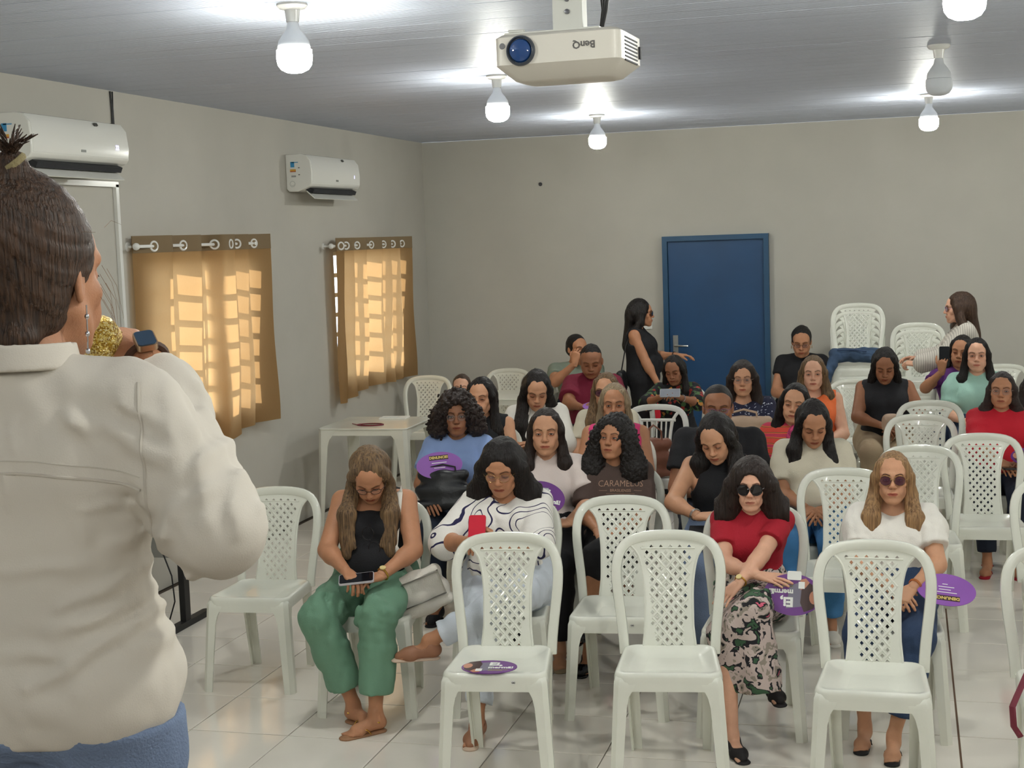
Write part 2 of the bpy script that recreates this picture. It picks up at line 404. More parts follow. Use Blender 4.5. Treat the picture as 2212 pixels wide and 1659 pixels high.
# ------------------------------------------------------------------ people: figures
SKIN = {'fair': (214, 165, 138), 'warm': (196, 146, 114), 'tan': (178, 126, 94), 'brown': (148, 100, 72), 'deep': (120, 78, 55)}
def skin_mat(k): return mat('skin_'+k, SKIN[k], .52, attr=True, sss=.06, bump=.12, bscale=260, var=.06, vscale=25, spec=.4)
EYE_W = mat('eye_white', (172, 162, 154), .3); EYE_D = mat('eye_iris', (34, 20, 14), .15)
def hair_mat(name, c, c2=None, st=(150, 150, 5)):
    return mat('hair_'+name, c, .48, bump=.9, bscale=1., stretch=st, col2=c2, vscale=1., thr=.5, wid=.22, spec=.35) if c2 else \
        mat('hair_'+name, c, .45, bump=.9, bscale=1., stretch=st, var=.45, vscale=1., spec=.35)
class Fig: pass
def skeleton(sp):
    """canonical joints in metres, facing -Y, chair seat at z=.45"""
    f = Fig(); sit = sp.get('pose', 'sit') == 'sit'; w = sp.get('w', 1.); man = sp.get('man', False)
    f.sit = sit; f.w = w; f.hip = V([0, .07, .535]) if sit else V([0, 0, .90])
    ln = sp.get('lean', -.04); RB = Rz(sp.get('twist', 0))@Ry(sp.get('side', 0))@Rx(ln)
    f.RB = RB; g = lambda x, y, z: f.hip+RB@V([x, y, z])
    f.waist = g(0, .012, .15); f.chest = g(0, .015, .31); f.nb = g(0, .025, .430); f.hj = g(0, .008, .492)
    sw = (.178 if man else .150)*(.82+.18*w)
    f.sh = {s: g(s*sw, .022, .385) for s in (1, -1)}; f.up = g
    yw, pt, rl = sp.get('head', (0, 0, 0)); f.RH = Rz(yw)@Rx(pt)@Ry(rl); f.hj = f.hj+V([0, -.03*max(0, math.sin(pt)), 0])
    f.hc = f.hj+f.RH@V([0, -.030, .078]); f.H = lambda p: f.hc+f.RH@V(p)
    f.hipj = {s: f.hip+V([s*.085*w, -.005, -.005 if sit else -.03]) for s in (1, -1)}
    return f
def torso(F, f, e, bust=1., man=False, k=.03):
    w = f.w; g = f.up; b = f.RB[:, 1]
    hr = (.112 if f.sit else .100)*w+e; F.cone(g(-.065*w, .0, .0), g(.065*w, 0, .0), hr, hr, k)
    F.cone(g(-.045*w, .01, .10), g(.045*w, .01, .10), .092*w+e, .092*w+e, k, flat=(b, .92))
    F.cone(g(-.045*w, .012, .20), g(.045*w, .012, .20), .088*w+e, .088*w+e, k, flat=(b, .92))
    F.cone(g(-.060*w, .016, .30), g(.060*w, .016, .30), .095*w+e, .095*w+e, k, flat=(b, .88))
    F.cone(g(-.070*w, .022, .35), g(.070*w, .022, .35), .066+e, .066+e, k, flat=(b, .95))
    for s in (1, -1):
        if not man: F.ell(g(s*.062*w, -.052*w, .268), (.060*bust*w+e, .056*bust*w+e, .062*bust*w+e), .055)
        F.cone(f.nb+V([0, 0, -.012]), f.sh[s]+V([0, 0, -.002]), .040+e, .046+e, .035)
    if w > 1.12: F.ell(g(0, -.075*w, .11), (.12*w+e, .085*w+e, .09*w+e), .04)
def neck(F, f, e=0): 
    F.cone(f.nb+V([0, 0, -.02]), f.H((0, .026, -.065)), .056+e+.006*(f.w-1), .050+e, .03)
def arm_r(f, man): 
    a = (1.12 if man else 1.)*(.55+.45*f.w)*1.0; return .047*a, .040*a, .037*a, .0245*a**.5
def arm(F, f, s, e=0, k=.02, t0=0., t1=2., man=False, loose=0., capped=False):
    r0, r1, r2, r3 = arm_r(f, man); S, E, Wr = f.sh[s], f.el[s], f.wr[s]
    P = lambda t: S+(E-S)*min(t, 1) if t <= 1 else E+(Wr-E)*(t-1)
    def R(t): 
        r = r0+(r1-r0)*t if t <= 1 else r2+(r3-r2)*(t-1); return r+e+loose*min(t, 1.2)
    if t1 > 1.02:
        F.cone(P(t0), P(1), R(t0), R(1), k)
        if capped: F.cone(P(1), P(t1-.12), R(1), R(t1-.12), k); F.cyl(P(t1-.2), P(t1), R(t1-.2), R(t1), .008)
        else: F.cone(P(1.02), P(t1), R(1.02)+.002, R(t1), k); F.ell(P(1.25), R(1.25)+.004, .03)
    elif capped:
        F.cone(P(t0), P(t1*.5), R(t0), R(t1*.5), k); F.cyl(P(t1*.35), P(t1), R(t1*.35), R(t1)+loose*.2, .01)
    else: F.cone(P(t0), P(t1), R(t0), R(t1), k)
def legs(F, f, e=0, t1=2., loose=0., capped=False, w=None, thick=1.):
    w = f.w if w is None else w
    for s in (1, -1):
        H, K, A = f.hipj[s], f.kn[s], f.an[s]; rt = .083*w*thick
        F.cone(H, K, rt+e, .056*(.6+.4*w)*thick+e+loose*.5, .03)
        if t1 > 1:
            P = lambda t: K+(A-K)*(t-1); C = K+(A-K)*.32
            if f.sit: C = C+V([0, .014, 0])
            if capped:
                F.cone(K, C, .052+e+loose*.6, .050+e+loose*.8, .02); F.cyl(C, P(t1), .050+e+loose*.8, .036+e+loose, .02)
            else: F.cone(K, C, .052, .050, .02); F.cone(C, A, .050, .029, .02); F.ell(K+V([0, -.008, .0]), .052, .02)
def foot(F, A, d, zf, e=0, toes=True, heel=0.):
    """A ankle, d horizontal pointing direction, zf sole height"""
    d = nrm(V([d[0], d[1], 0])); x = V([-d[1], d[0], 0]); z = zf+.012
    up = V([0, 0, heel]); B = V([A[0], A[1], 0])
    F.cone(A, B+up+V([0, 0, z+.03])-d*.025, .031+e, .028+e, .02)
    F.cone(B+up+V([0, 0, z+.035]), B+d*.10+V([0, 0, z+.016]), .033+e, .026+e, .02)
    F.cone(B+d*.085+x*.018+V([0, 0, z+.010]), B+d*.085-x*.020+V([0, 0, z+.010]), .022+e, .022+e, .02)
    if toes:
        for i, (o, l, r) in enumerate(((-.026, .052, .0115), (-.008, .050, .0085), (.006, .046, .008), (.018, .040, .0075), (.029, .032, .007))):
            F.cone(B+d*.095+x*o+V([0, 0, z+.006]), B+d*(.095+l)+x*o*1.05+V([0, 0, z+.002]), r+e, r*.85+e, .006)
    else: F.cone(B+d*.09+V([0, 0, z+.008]), B+d*.135+V([0, 0, z+.006]), .026+e, .018+e, .02)
def bounds(pts, m): 
    p = V(pts); return p.min(0)-m, p.max(0)+m
def xf(f, v):
    """canonical -> object space (scaled about the seat or the sole)"""
    o = V([0, 0, .45 if f.sit else 0]); return ((v-o)*f.s+o).astype(np.float32)
def person(label, loc, rz, sp):
    f = skeleton(sp); h = sp.get('h', .011); man = sp.get('man', False); sit = f.sit
    # scale so that the top of the hair reaches the wanted height
    top = f.hc[2]+.126+((sp.get('hair') or {}).get('vol', 0.))+sp.get('hairup', 0.)
    f.s = ((sp['top']-.45)/(top-.45)) if sit else sp['top']/top
    zf = (.45-.45/f.s) if sit else 0.; f.zf = zf; w = f.w
    # legs
    lg = sp.get('legs', {}); f.kn = {}; f.an = {}; f.fd = {}
    for s in (1, -1):
        q_ = lg.get(s, (s*.10, s*.09, -.36, None, (s*.12, -1))); kx, ax, ay, az, fd = q_[:5]
        az = zf+.085 if az is None else az
        if len(q_) > 5: f.kn[s] = V(q_[5]); f.an[s] = V([ax, ay, az])
        elif sit:
            f.an[s] = V([ax, ay, az]); f.kn[s], f.an[s] = ik(f.hipj[s], f.an[s], .43, max(.40, .42-zf*.4), (kx*2-ax, -1.2, .9) if not lg.get('cross', 0) == s else (kx, -.8, 1.5))
            f.kn[s][0] += (kx-f.kn[s][0])*.6
        else: f.kn[s] = V([s*.08, -.01, .48]); f.an[s] = V([s*.075, .02, .085])
        f.fd[s] = fd
    # arms
    f.el = {}; f.wr = {}; hands = sp.get('hands', {}); f.hm = {}
    for s in (1, -1):
        hd = hands.get(s, {}); p = V(hd.get('p', (s*.09, -.20, .66) if sit else (s*.26, -.02, .74))).astype(float)
        l1, l2 = (.285, .245) if man else (.268, .228)
        f.el[s], f.wr[s] = ik(f.sh[s], p, l1, l2, hd.get('pole', (s*.9, .9, -.6)))
        if 'E' in hd: f.el[s] = V(hd['E']); f.wr[s] = p
        d = V(hd.get('d', f.wr[s]-f.el[s])).astype(float); f.hm[s] = (frame(d, hd.get('n', (s*.3, -.3, 1))), hd.get('k', 'relax'))
    SM = skin_mat(sp.get('skin', 'warm'))
    # ---- body: one continuous mesh
    pts = [f.H((x, y, z)) for x in (-.05, .05) for y in (-.05, .08) for z in (-.1, .0)]+list(f.el.values())+list(f.wr.values())+list(f.kn.values())+[f.hip+V([.2*w, .16*w, 0]), f.hip-V([.2*w, .16*w, .12])]+list(f.sh.values())
    for s in (1, -1): pts += [f.an[s]+V([0, 0, -.09])+nrm(V([*f.fd[s], 0]))*.14, f.an[s]]
    lo, hi = bounds(pts, .085)
    F = Field(lo, hi, h); torso(F, f, 0, sp.get('bust', 1.), man); neck(F, f)
    for s in (1, -1): arm(F, f, s, man=man)
    legs(F, f)
    for s in (1, -1): foot(F, f.an[s], f.fd[s], f.an[s][2]-.085, toes=h < .0125)
    v, q = F.mesh(); v = relax(v, q, 2, .4)
    vs, qs, mi, cs = [v], [q], [np.zeros(len(q), int)], [np.ones((len(v), 3), np.float32)]; n = len(v)
    def addp(v, q, m, c=None, flip=False):
        nonlocal n
        q = q[:, ::-1] if flip else q; vs.append(v); qs.append(q+n); mi.append(np.full(len(q), m)); cs.append(np.ones((len(v), 3)) if c is None else c); n += len(v)
    hv, hq = get_head(.003 if h < .0125 else .0045); fw = V(sp.get('face', (1, 1, 1)))
    hc = head_colors(hv, lips=sp.get('lips', (.60, .28, .28)), brow=sp.get('brow', (.13, .09, .07)), age=sp.get('age', 0))
    op = sp.get('eyes', .78); gz = sp.get('gaze', (0, 0)); TH = lambda v: (v*fw)@f.RH.T+f.hc
    addp(TH(hv), hq, 0, hc)
    for ev, eq, m in eyes(gz, op): addp(TH(ev), eq, m)
    for s in (1, -1):
        R, kind = f.hm[s]; av, aq = get_hand(kind, .003 if h < .0125 else .005); av = av*V([-1, 1, 1]) if s < 0 else av
        av = (av*(1.06 if man else .94))@R.T+f.wr[s]; addp(av, aq, 0, None, s < 0)
    allv = xf(f, np.concatenate(vs))
    me = mesh_np('person', allv, np.concatenate(qs), [SM, EYE_W, EYE_D], np.concatenate(mi), True, np.concatenate(cs))
    body = link('person', me, None, loc, rz); tag(body, label, 'person', sp.get('group')); f.body = body; f.sp = sp; f.loc = loc; f.rz = rz
    def child(name, F, m, it=1, label=None, rel=.4, parent=None):
        v, q = F.mesh()
        if not len(v): return None
        v = relax(v, q, it, rel); o = link(name, mesh_np(name, xf(f, v), q, [m]), parent or body)
        if label: o['label'] = label
        return o
    f.child = child; f.h = h
    seed = sum(ord(c) for c in label) % 9999
    def folds(F, amp, fr=60):
        a = snoise(seed, fr, 5, (1, 1, .6)); b = snoise(seed+5, fr*1.9, 5, (1, .7, .9)); c = snoise(seed+9, 16, 4)
        F.disp(lambda P: (-np.abs(a(P))*2.2-np.abs(b(P))*1.0+.75)*amp*np.clip(.6+c(P)*1.2, .25, 1.6), amp*2)
    # ---- lower clothing
    bt = sp.get('bottom')
    if bt:
        lo2, hi2 = bounds([f.hip+V([.2*w, .17*w, .16]), f.hip-V([.2*w, .17*w, .12])]+list(f.kn.values())+list(f.an.values()), .11)
        F = Field(lo2, hi2, h); g = f.up; e = .014
        hr = (.112 if sit else .100)*w+e; F.cone(g(-.065*w, .0, .0), g(.065*w, 0, .0), hr, hr, .03)
        F.cone(g(-.045*w, .01, .10), g(.045*w, .01, .10), .096*w+e, .096*w+e, .03, flat=(f.RB[:, 1], .92))
        if bt['k'] == 'pants':
            legs(F, f, e, bt.get('t', 1.86), bt.get('loose', .012), True)
        else:
            legs(F, f, e, 1., .0); K = (f.kn[1]+f.kn[-1])/2
            F.cone(f.hip+V([0, -.05, 0]), K, .10*w, .075, .06)
            for s in (1, -1):
                zt = bt.get('z', .25); A = f.kn[s]*.9+K*.1; B = V([f.kn[s][0]*1.15+bt.get('dx', 0), f.kn[s][1]*.96, zt]) if sit else V([s*.075, 0, zt])
                F.cyl(A+V([0, .02, .02]), B, .085, bt.get('r', .085), .04)
            if sit: F.cyl(K+V([0, .05, 0]), V([0, K[1]+.05, bt.get('z', .25)]), .09, .10, .05)
        folds(F, bt.get('amp', .006), bt.get('fr', 50)); F.cut(g(0, 0, bt.get('waist', .155)), f.RB[:, 2])
        child({'pants': 'trousers', 'skirt': 'skirt', 'dress': 'skirt'}[bt['k']], F, bt['m'], 2, bt.get('label'))
    # ---- upper clothing
    tp = sp.get('topc')
    if tp:
        e = tp.get('e', .011); sl = tp.get('sl', .55); pts = [f.hip+V([.2*w, .17*w, 0]), f.hip-V([.2*w, .2*w, .10]), f.nb+V([0, 0, .10])]+list(f.sh.values())
        if sl > 0: pts += list(f.el.values())
        if sl > 1: pts += list(f.wr.values())
        lo2, hi2 = bounds(pts, .10); F = Field(lo2, hi2, h*.9); torso(F, f, e, sp.get('bust', 1.), man)
        puff = tp.get('puff', 0)
        for s in (1, -1):
            if sl > 0:
                arm(F, f, s, e, .02, 0, sl, man, tp.get('loose', .012), True)
                if puff:
                    P = f.sh[s]+(f.el[s]-f.sh[s])*min(sl, 1)*.42; F.ell(P+V([s*.008, 0, .0]), (.058+puff, .060+puff, .062+puff), .03)
                if tp.get('flare'):
                    P = f.el[s]+(f.wr[s]-f.el[s])*(sl-1); Q = f.el[s]+(f.wr[s]-f.el[s])*(sl-1.3); F.cyl(Q, P, .05, .05+tp['flare'], .02)
        folds(F, tp.get('amp', .005), tp.get('fr', 58))
        if tp.get('ridges'):
            RG = tp['ridges']
            def rdg(P):
                o = np.zeros(len(P))
                for (x0, z0, x1, z1, am, sg) in RG:
                    bx, bz = x1-x0, z1-z0; t = ((P[:, 0]-x0)*bx+(P[:, 2]-z0)*bz)/(bx*bx+bz*bz); tt = np.clip(t, 0, 1)
                    wob = .006*np.sin(t*9+x0*50); d = np.hypot(P[:, 0]-x0-tt*bx+wob*bz*4, P[:, 2]-z0-tt*bz-wob*bx*4); fall = np.clip(1-np.abs(t-.5)*1.1, 0, 1)**.6
                    o -= am*fall*(np.exp(-(d/sg)**2)-.55*np.exp(-((d-sg*1.9)/(sg*1.1))**2))
                return o*(P[:, 1] > -.12)
            F.disp(rdg, .02)
        F.cut(f.up(0, 0, tp.get('hem', .03)), -f.RB[:, 2])
        nk = tp.get('neck', 'round'); n0 = f.nb
        if nk in ('round', 'v', 'low', 'collar', 'wide'):
            dz = {'round': .0, 'v': .0, 'low': -.03, 'collar': .0, 'wide': -.008}[nk]; wd = {'round': .074, 'v': .068, 'low': .095, 'collar': .062, 'wide': .105}[nk]
            F.cone(n0+V([0, -.03, .075+dz]), n0+V([0, .0, .17]), wd, wd, .006, op='s'); F.cone(n0+V([0, -.10, .03+dz]), n0+V([0, -.02, .085+dz]), wd*.62, wd*.9, .01, op='s')
            if nk in ('v', 'collar'): F.cone(n0+V([0, -.16, -.05]), n0+V([0, -.10, .06]), .012, .05, .006, op='s')
            if nk == 'low': F.cone(f.up(0, -.19, .325), f.up(0, -.12, .46), .055, .085, .012, op='s')
        elif nk == 'turtle':
            F.cyl(n0+V([0, .0, -.02]), n0+(f.H((0, .026, -.065))-n0)*.62, .066+e*.5, .062, .02)
        if nk == 'halter':     # straps crossing up to the neck, bare shoulders
            for s in (1, -1):
                F.ell(f.up(s*.205, -.02, .36), (.095, .20, .125), .008, op='s'); F.cone(f.up(s*.10, -.1, .415), f.up(s*.16, -.05, .52), .05, .09, .006, op='s')
            F.cyl(n0+V([0, .0, -.01]), n0+V([0, .0, .035]), .066, .062, .012); F.cone(f.up(0, .12, .43), f.up(0, .12, .30), .14, .10, .01, op='s')
        if sl <= 0 and nk != 'halter' and tp.get('armhole', 1):
            for s in (1, -1): F.cone(f.sh[s]+V([s*.012, 0, -.03]), f.sh[s]+V([s*.10, 0, .02]), tp.get('ah', .060), .10, .006, op='s')
        if tp.get('square'):   # square-cut camisole
            F.cone(f.up(-.03, -.12, .47), f.up(.03, -.12, .47), .125, .125, .006, op='s')
            for s in (1, -1): F.cone(f.up(s*.2, 0, .38), f.up(s*.2, 0, .5), .085, .10, .006, op='s')
        f.top = child(tp.get('name', 'blouse'), F, tp['m'], 2, tp.get('label'))
        if nk == 'collar':
            for s in (1, -1):
                c = Field(*bounds([n0+V([.1, .08, .09]), n0-V([.1, .13, .06])], .02), .005)
                c.cone(n0+V([s*.055, .03, .055]), n0+V([s*.050, -.055, .022]), .015, .018, .006, flat=((s*.8, -.2, .5), .45))
                c.cone(n0+V([s*.050, -.055, .022]), n0+V([s*.045, -.105, -.035]), .017, .009, .006, flat=((s*.3, -1, .2), .4)); child('collar', c, tp['m'])
    hair(f, sp.get('hair', {}), h); extras(f, sp); shoes(f, sp)
    return f
def hair(f, hs, h):
    if not hs: return
    k = hs.get('k', 'long'); m = hs['m']; vol = hs.get('vol', 0.); L = hs.get('len', .30); fr = hs.get('front', .5); H = f.H; R = f.RH
    vx = .0048 if h < .0125 else .0062
    drop = L if k in ('long', 'curly', 'wavy', 'bob') else .16
    pts = [H((x, y, z)) for x in (-.1-vol, .1+vol) for y in (-.12, .14+vol) for z in (-.02, .15+vol)]
    pts += [f.hc+V([x, y, -drop-.03]) for x in (-.15-vol, .15+vol) for y in (-.13, .13+vol)]
    if k == 'bun': pts += [H((0, .17, .14))]
    lo, hi = bounds(pts, .02); F = Field(lo, hi, vx)
    cap = .004+vol
    F.ell(H((0, .024, .036)), (.079+cap, .099+cap, .088+cap), .02, R=R)
    if k == 'short':
        F.ell(H((0, .045, -.01)), (.076+cap, .075, .07), .02, R=R)
    elif k in ('bun', 'pulled'):
        F.ell(H((0, .045, -.01)), (.074, .075, .075), .02, R=R)
    if k == 'short': F.ell(H((0, -.125, -.045)), (.074, .100, .105), .012, R=R, op='s')
    else: F.ell(H((hs.get('part', 0)*.6, -.122, -.040)), (.060+hs.get('open', 0), .094+vol*.6, .093+hs.get('open', 0)), .010, R=R, op='s')
    if vol > .01: F.ell(H((0, -.128, .030)), (.050, .075+vol, .048), .015, R=R, op='s')
    if k in ('long', 'wavy', 'bob', 'curly'):
        r = hs.get('r', .030)+vol*.55; end = -L
        F.ell(H((0, .05, -.02)), (.082+vol, .078+vol, .10), .03, R=R)
        for s in (1, -1):
            Ls = L*(hs.get('left', 1) if s > 0 else hs.get('right', 1)); ff = fr if not hs.get('ff') else hs['ff'][0 if s < 0 else 1]
            A = H((s*.058, -.030, .070)); B = H((s*(.078+vol*.7), -.016, .008)); C = H((s*(.080+vol), -.002+vol*.3, -.075)); y0 = (-.06 if ff > 0 else .08)*abs(ff)*2
            F.cone(A, B, .020+cap*.8, r*.85, .02, flat=(R[:, 0], .8)); F.cone(B, C, r*.85, r, .02)
            D = C+V([s*(.022+vol*.4), y0*.8, -max(.02, (Ls-.075)*.45)]); E = V([C[0]+s*(.018+vol*.3), C[1]+y0*1.25, f.hc[2]-Ls])
            if Ls > .14: F.cone(C, D, r*1.15, r*1.45, .02, flat=((0, 1, 0), .72)); F.cone(D, E, r*1.45, r*.75, .02, flat=((0, 1, 0), .55)); F.cone(D, E+V([-s*.035, .005, .035]), r*.9, r*.4, .015, flat=((0, 1, 0), .6)); F.cone(D, E+V([s*.022, .01, .05]), r*.9, r*.35, .015, flat=((0, 1, 0), .6))
        if fr <= .0 or hs.get('back', True):
            Cb = H((0, .085+vol, -.06)); Lb = hs.get('backlen', L); Db = V([Cb[0], max(Cb[1], f.nb[1]+.085), f.hc[2]-Lb*.95])
            F.cone(H((-.035, .06, 0)), H((.035, .06, 0)), .06+vol, .06+vol, .03); F.cone(Cb, Db, .070+vol, .062+vol*.8, .03, flat=((0, 1, 0), .6))
            F.cone(Cb+V([-.04, 0, 0]), Db+V([-.04, 0, .01]), .045+vol, .04+vol*.7, .03, flat=((0, 1, 0), .6)); F.cone(Cb+V([.04, 0, 0]), Db+V([.04, 0, .01]), .045+vol, .04+vol*.7, .03, flat=((0, 1, 0), .6))
    if k == 'bun':
        F.ell(H((0, .115, .06)), .042, .02, R=R)
    if k == 'pulled': 
        F.cone(H((0, .10, -.02)), H((0, .12, -.10)), .03, .022, .02)
    a = snoise(3, 400, 7, (1, 1, .02)); b = snoise(7, 130, 6, (1, 1, .04)); e_ = snoise(23, 60, 5, (1, 1, 1))
    if k == 'curly':
        c = snoise(11, hs.get('cf', 75), 8); d = snoise(13, hs.get('cf', 75)*2.1, 8); am = hs.get('ca', .010)
        F.disp(lambda P: -am*np.abs(c(P))*2.6-am*.55*np.abs(d(P))*2.5+am*.9, am*2)
    elif k == 'short': F.disp(lambda P: .0025*snoise(5, 130, 7)(P), .004)
    else:
        wv = hs.get('wave', 0); c = snoise(17, 40, 6)
        F.disp(lambda P: -.0020*np.abs(a(P+.012*e_(P)[:, None]))*2-.0045*np.abs(b(P+.012*e_(P)[:, None]))*1.6+.003-wv*c(P), .010+wv)
    f.child('hair', F, m, 1, hs.get('label'), .25)
def glasses(f, m, lens=None, rx=.0225, rz=.0185, y=-.102, z=.001, t=.0013, name='glasses', sq=0., lab=None, tilt=0):
    g = MB(); l = MB(); H = f.H
    for s in (1, -1):
        P = []
        for i in range(25):
            a = 2*PI*i/24; ca, sa = math.cos(a), math.sin(a); ex = 1/(max(abs(ca), abs(sa))**sq) if sq else 1
            P.append((s*(.0325+rx*ca*ex), y+.010*((.0325+rx*ca*ex*1.0)/.055)**2*.9, z+rz*sa*ex))
        g.tube([H(p) for p in P], t, 6, cap=False)
        l.add([H((p[0]*.995, p[1]+.0004, p[2]*.98)) for p in P[:-1]], [tuple(range(24)) if s > 0 else tuple(range(23, -1, -1))])
        g.tube([H((s*(.0325+rx), y+.009, z+.005)), H((s*.074, y+.03, z+.007)), H((s*.080, .0, z+.004)), H((s*.078, .018, z-.012))], t*.9, 6)
    g.tube([H((-.0115, y, z+.004)), H((0, y-.003, z+.008)), H((.0115, y, z+.004))], t, 6)
    g.v = list(xf(f, V(g.v))); l.v = list(xf(f, V(l.v)))
    o = g.build(name, m, f.body, True)
    if lab: o['label'] = lab
    if lens is not None: l.build('lens', lens, o, False)
    return o
def part(f, mb, name, m, smooth=True, label=None, parent=None):
    mb.v = list(xf(f, V(mb.v))); o = mb.build(name, m, parent or f.body, smooth)
    if label: o['label'] = label
    return o
def extras(f, sp):
    x = sp.get('x', ())
    gold = mat('gold', (214, 170, 80), .25, 1.); silver = mat('silver', (210, 210, 215), .2, 1.)
    for it in x:
        if it == 'earrings':
            for s in (1, -1): m = MB(); m.add(*[a.tolist() for a in ball(f.H((s*.082, .012, -.040)), (.0055, .0055, .0055), 8, 6)]); part(f, m, 'earring', silver)
        elif it == 'hoops':
            for s in (1, -1): m = MB(); m.ring(f.H((s*.083, .012, -.052)), .013, .0014, (1, 0, 0), 16, 5); part(f, m, 'earring', gold)
        elif isinstance(it, tuple) and it[0] == 'watch':
            s = it[1]; d = nrm(f.wr[s]-f.el[s]); c = f.wr[s]-d*.018; R = f.hm[s][0]; r = arm_r(f, False)[3]+.0035
            m = MB(); m.ring(c, r, .0045, d, 20, 6); o = part(f, m, 'watch_band', it[2]); m = MB(); n = R[:, 2]; yy = nrm(d-n*(d@n)); Rm = np.stack([np.cross(yy, n), yy, n], 1)
            m.lathe([(.0135, -.003), (.0145, 0), (.0145, .004), (.012, .006)], 20, c+n*(r+.002), Rm); part(f, m, 'watch_face', it[3], True, None, o)
        elif isinstance(it, tuple) and it[0] == 'bracelet':
            s = it[1]; d = nrm(f.wr[s]-f.el[s]); c = f.wr[s]-d*.025; m = MB()
            m.ring(c, arm_r(f, False)[3]+.005, .0022, d, 20, 5); m.ring(c-d*.007, arm_r(f, False)[3]+.006, .002, d, 20, 5); part(f, m, 'bracelet', it[2])
        elif isinstance(it, tuple) and it[0] == 'necklace':
            m = MB(); pts = []
            for i in range(21):
                a = -PI+PI*2*i/20; r = .075; p = f.nb+V([.07*math.sin(a), .01-.075*math.cos(a) if abs(a) < PI/2 else .01-.05*math.cos(a), .03-it[1]*max(0, math.cos(a))]); pts.append(p)
            m.tube(pts, .0012, 5, cap=False); part(f, m, 'necklace', gold if len(it) < 3 else it[2])
def shoes(f, sp):
    sh = sp.get('shoes'); 
    if not sh: return
    for s in (1, -1):
        A = f.an[s]; d = nrm(V([*f.fd[s], 0])); zf = A[2]-.085
        lo, hi = bounds([A+V([0, 0, -.10])+d*.17, A-d*.07, A], .05); F = Field(lo, hi, .0055)
        if sh['k'] in ('flat', 'loafer', 'sneaker'):
            foot(F, A+V([0, 0, -.01]), d, zf, .005, toes=False); B = V([A[0], A[1], zf])
            F.cone(B+V([0, 0, .125])-d*.0, B+V([0, 0, .09])+d*(.065 if sh['k'] == 'flat' else .03), .05, .045, .006, op='s'); F.cut(B+V([0, 0, .002]), (0, 0, -1))
            o = f.child('shoe', F, sh['m'], 1)
        else: o = None
        B = V([A[0], A[1], zf]); G = Field(lo, hi, .005); x = V([-d[1], d[0], 0])
        G.cone(B-d*.02+V([0, 0, .004]), B+d*.14+V([0, 0, .004]), .031, .036, .02, flat=((0, 0, 1), .3)); sole = f.child('sole', G, sh.get('sole', sh['m']), 0, parent=o)
        if sh['k'] in ('sandal', 'flip'):
            m = MB(); U = V([0, 0, 1]); 
            for t in (1, -1): m.tube([B+d*.105+U*.02+x*.012, B+d*.085+x*t*.015+U*.042, B+d*.055+x*t*.034+U*.030, B+d*.04+x*t*.036+U*.010], .0045, 6, flat=.5)
            if sh['k'] == 'sandal': m.tube([B-d*.03+U*.03+x*0, B+U*.055+x*.036, B+d*.04+U*.055, B+U*.055-x*.036, B-d*.03+U*.03], .004, 6)
            part(f, m, 'strap', sh['m'], True, None, sole)
        if sh.get('heel'): pass
# ------------------------------------------------------------------ the room
XL, XR, YB, YF, ZC = -4.355, 3.8, 12.9, -2.6, 2.95
M_WALL = mat('wall_paint', (180, 177, 168), .75, bump=.06, bscale=35, var=.035, vscale=2.2)
M_TILE = mat('glazed_tile', (230, 224, 214), .10, bump=.012, bscale=9, var=.035, vscale=3.0, coat=.2)
M_GROUT = mat('grout', (78, 68, 58), .95)
M_PVC = mat('pvc_plank', (184, 190, 204), .50, spec=.28, var=.03, vscale=2, stretch=(.5, 4, 1))
M_WPL = mat('white_plastic', (222, 223, 212), .22, coat=.25, var=.03, vscale=6, bump=.03, bscale=70)
M_WPL2 = mat('white_gloss_plastic', (222, 222, 218), .18)
M_STEEL = mat('white_steel', (205, 205, 198), .4)
M_BLACK = mat('black_plastic', (20, 20, 22), .45)
M_DARK = mat('dark_slot', (35, 36, 40), .7)
def struct(name, mb, m, parent=None, smooth=False):
    o = mb.build(name, m, parent, smooth)
    if parent is None: o['kind'] = 'structure'
    return o
fl = MB(); fl.box((( XL+XR)/2, (YB+YF)/2, -.06), (XR-XL+.4, YB-YF+.4, .104)); floor = struct('floor', fl, M_GROUT)
def tile_mesh(sx, sy):
    m = MB(); g = .0022; c = .003; t = .0; b = -.0085
    P = lambda d, z: [(-sx/2+d, -sy/2+d, z), (sx/2-d, -sy/2+d, z), (sx/2-d, sy/2-d, z), (-sx/2+d, sy/2-d, z)]
    m.add(P(g, b)+P(g, t-.0012)+P(g+c, t), [(8, 9, 10, 11)]+[(i, (i+1) % 4, 4+(i+1) % 4, 4+i) for i in range(4)]+[(4+i, 4+(i+1) % 4, 8+(i+1) % 4, 8+i) for i in range(4)])
    return m
TM = tile_mesh(.45, .45).mesh('tile', M_TILE); TXO, TYO = -6.589*.45, 11.978*.45
rnd = random.Random(4); tiles = []
for i in range(-4, 16):
    for j in range(-18, 18):
        x = TXO+.45*(i+.5); y = TYO+.45*(j+.5)
        if x-.2 < XL or x > XR or y < YF or y > YB+.1: continue
        d = V([x, y, 0])-CPOS; z = d@CW; u = 1106+FPX*(d@CR)/max(z, .01); v = 829.5-FPX*(d@CU)/max(z, .01)
        tiles.append((0 if (z > .5 and -260 < u < 2480 and v < 1900) else 1, z, x, y))
tiles.sort(); rest = MB()
for n, (o_, z, x, y) in enumerate(tiles):
    if o_ == 0 and n < 300:
        t = link('tile', TM, floor, (x+rnd.uniform(-.0004, .0004), y, rnd.uniform(-.0004, .0003)))
    else:
        k = len(rest.v); rest.v += [(x+a.co.x, y+a.co.y, a.co.z) for a in TM.vertices]; rest.f += [tuple(q+k for q in p.vertices) for p in TM.polygons]
rt = rest.build('remaining_tiles', M_TILE, floor); rt['kind'] = 'stuff'
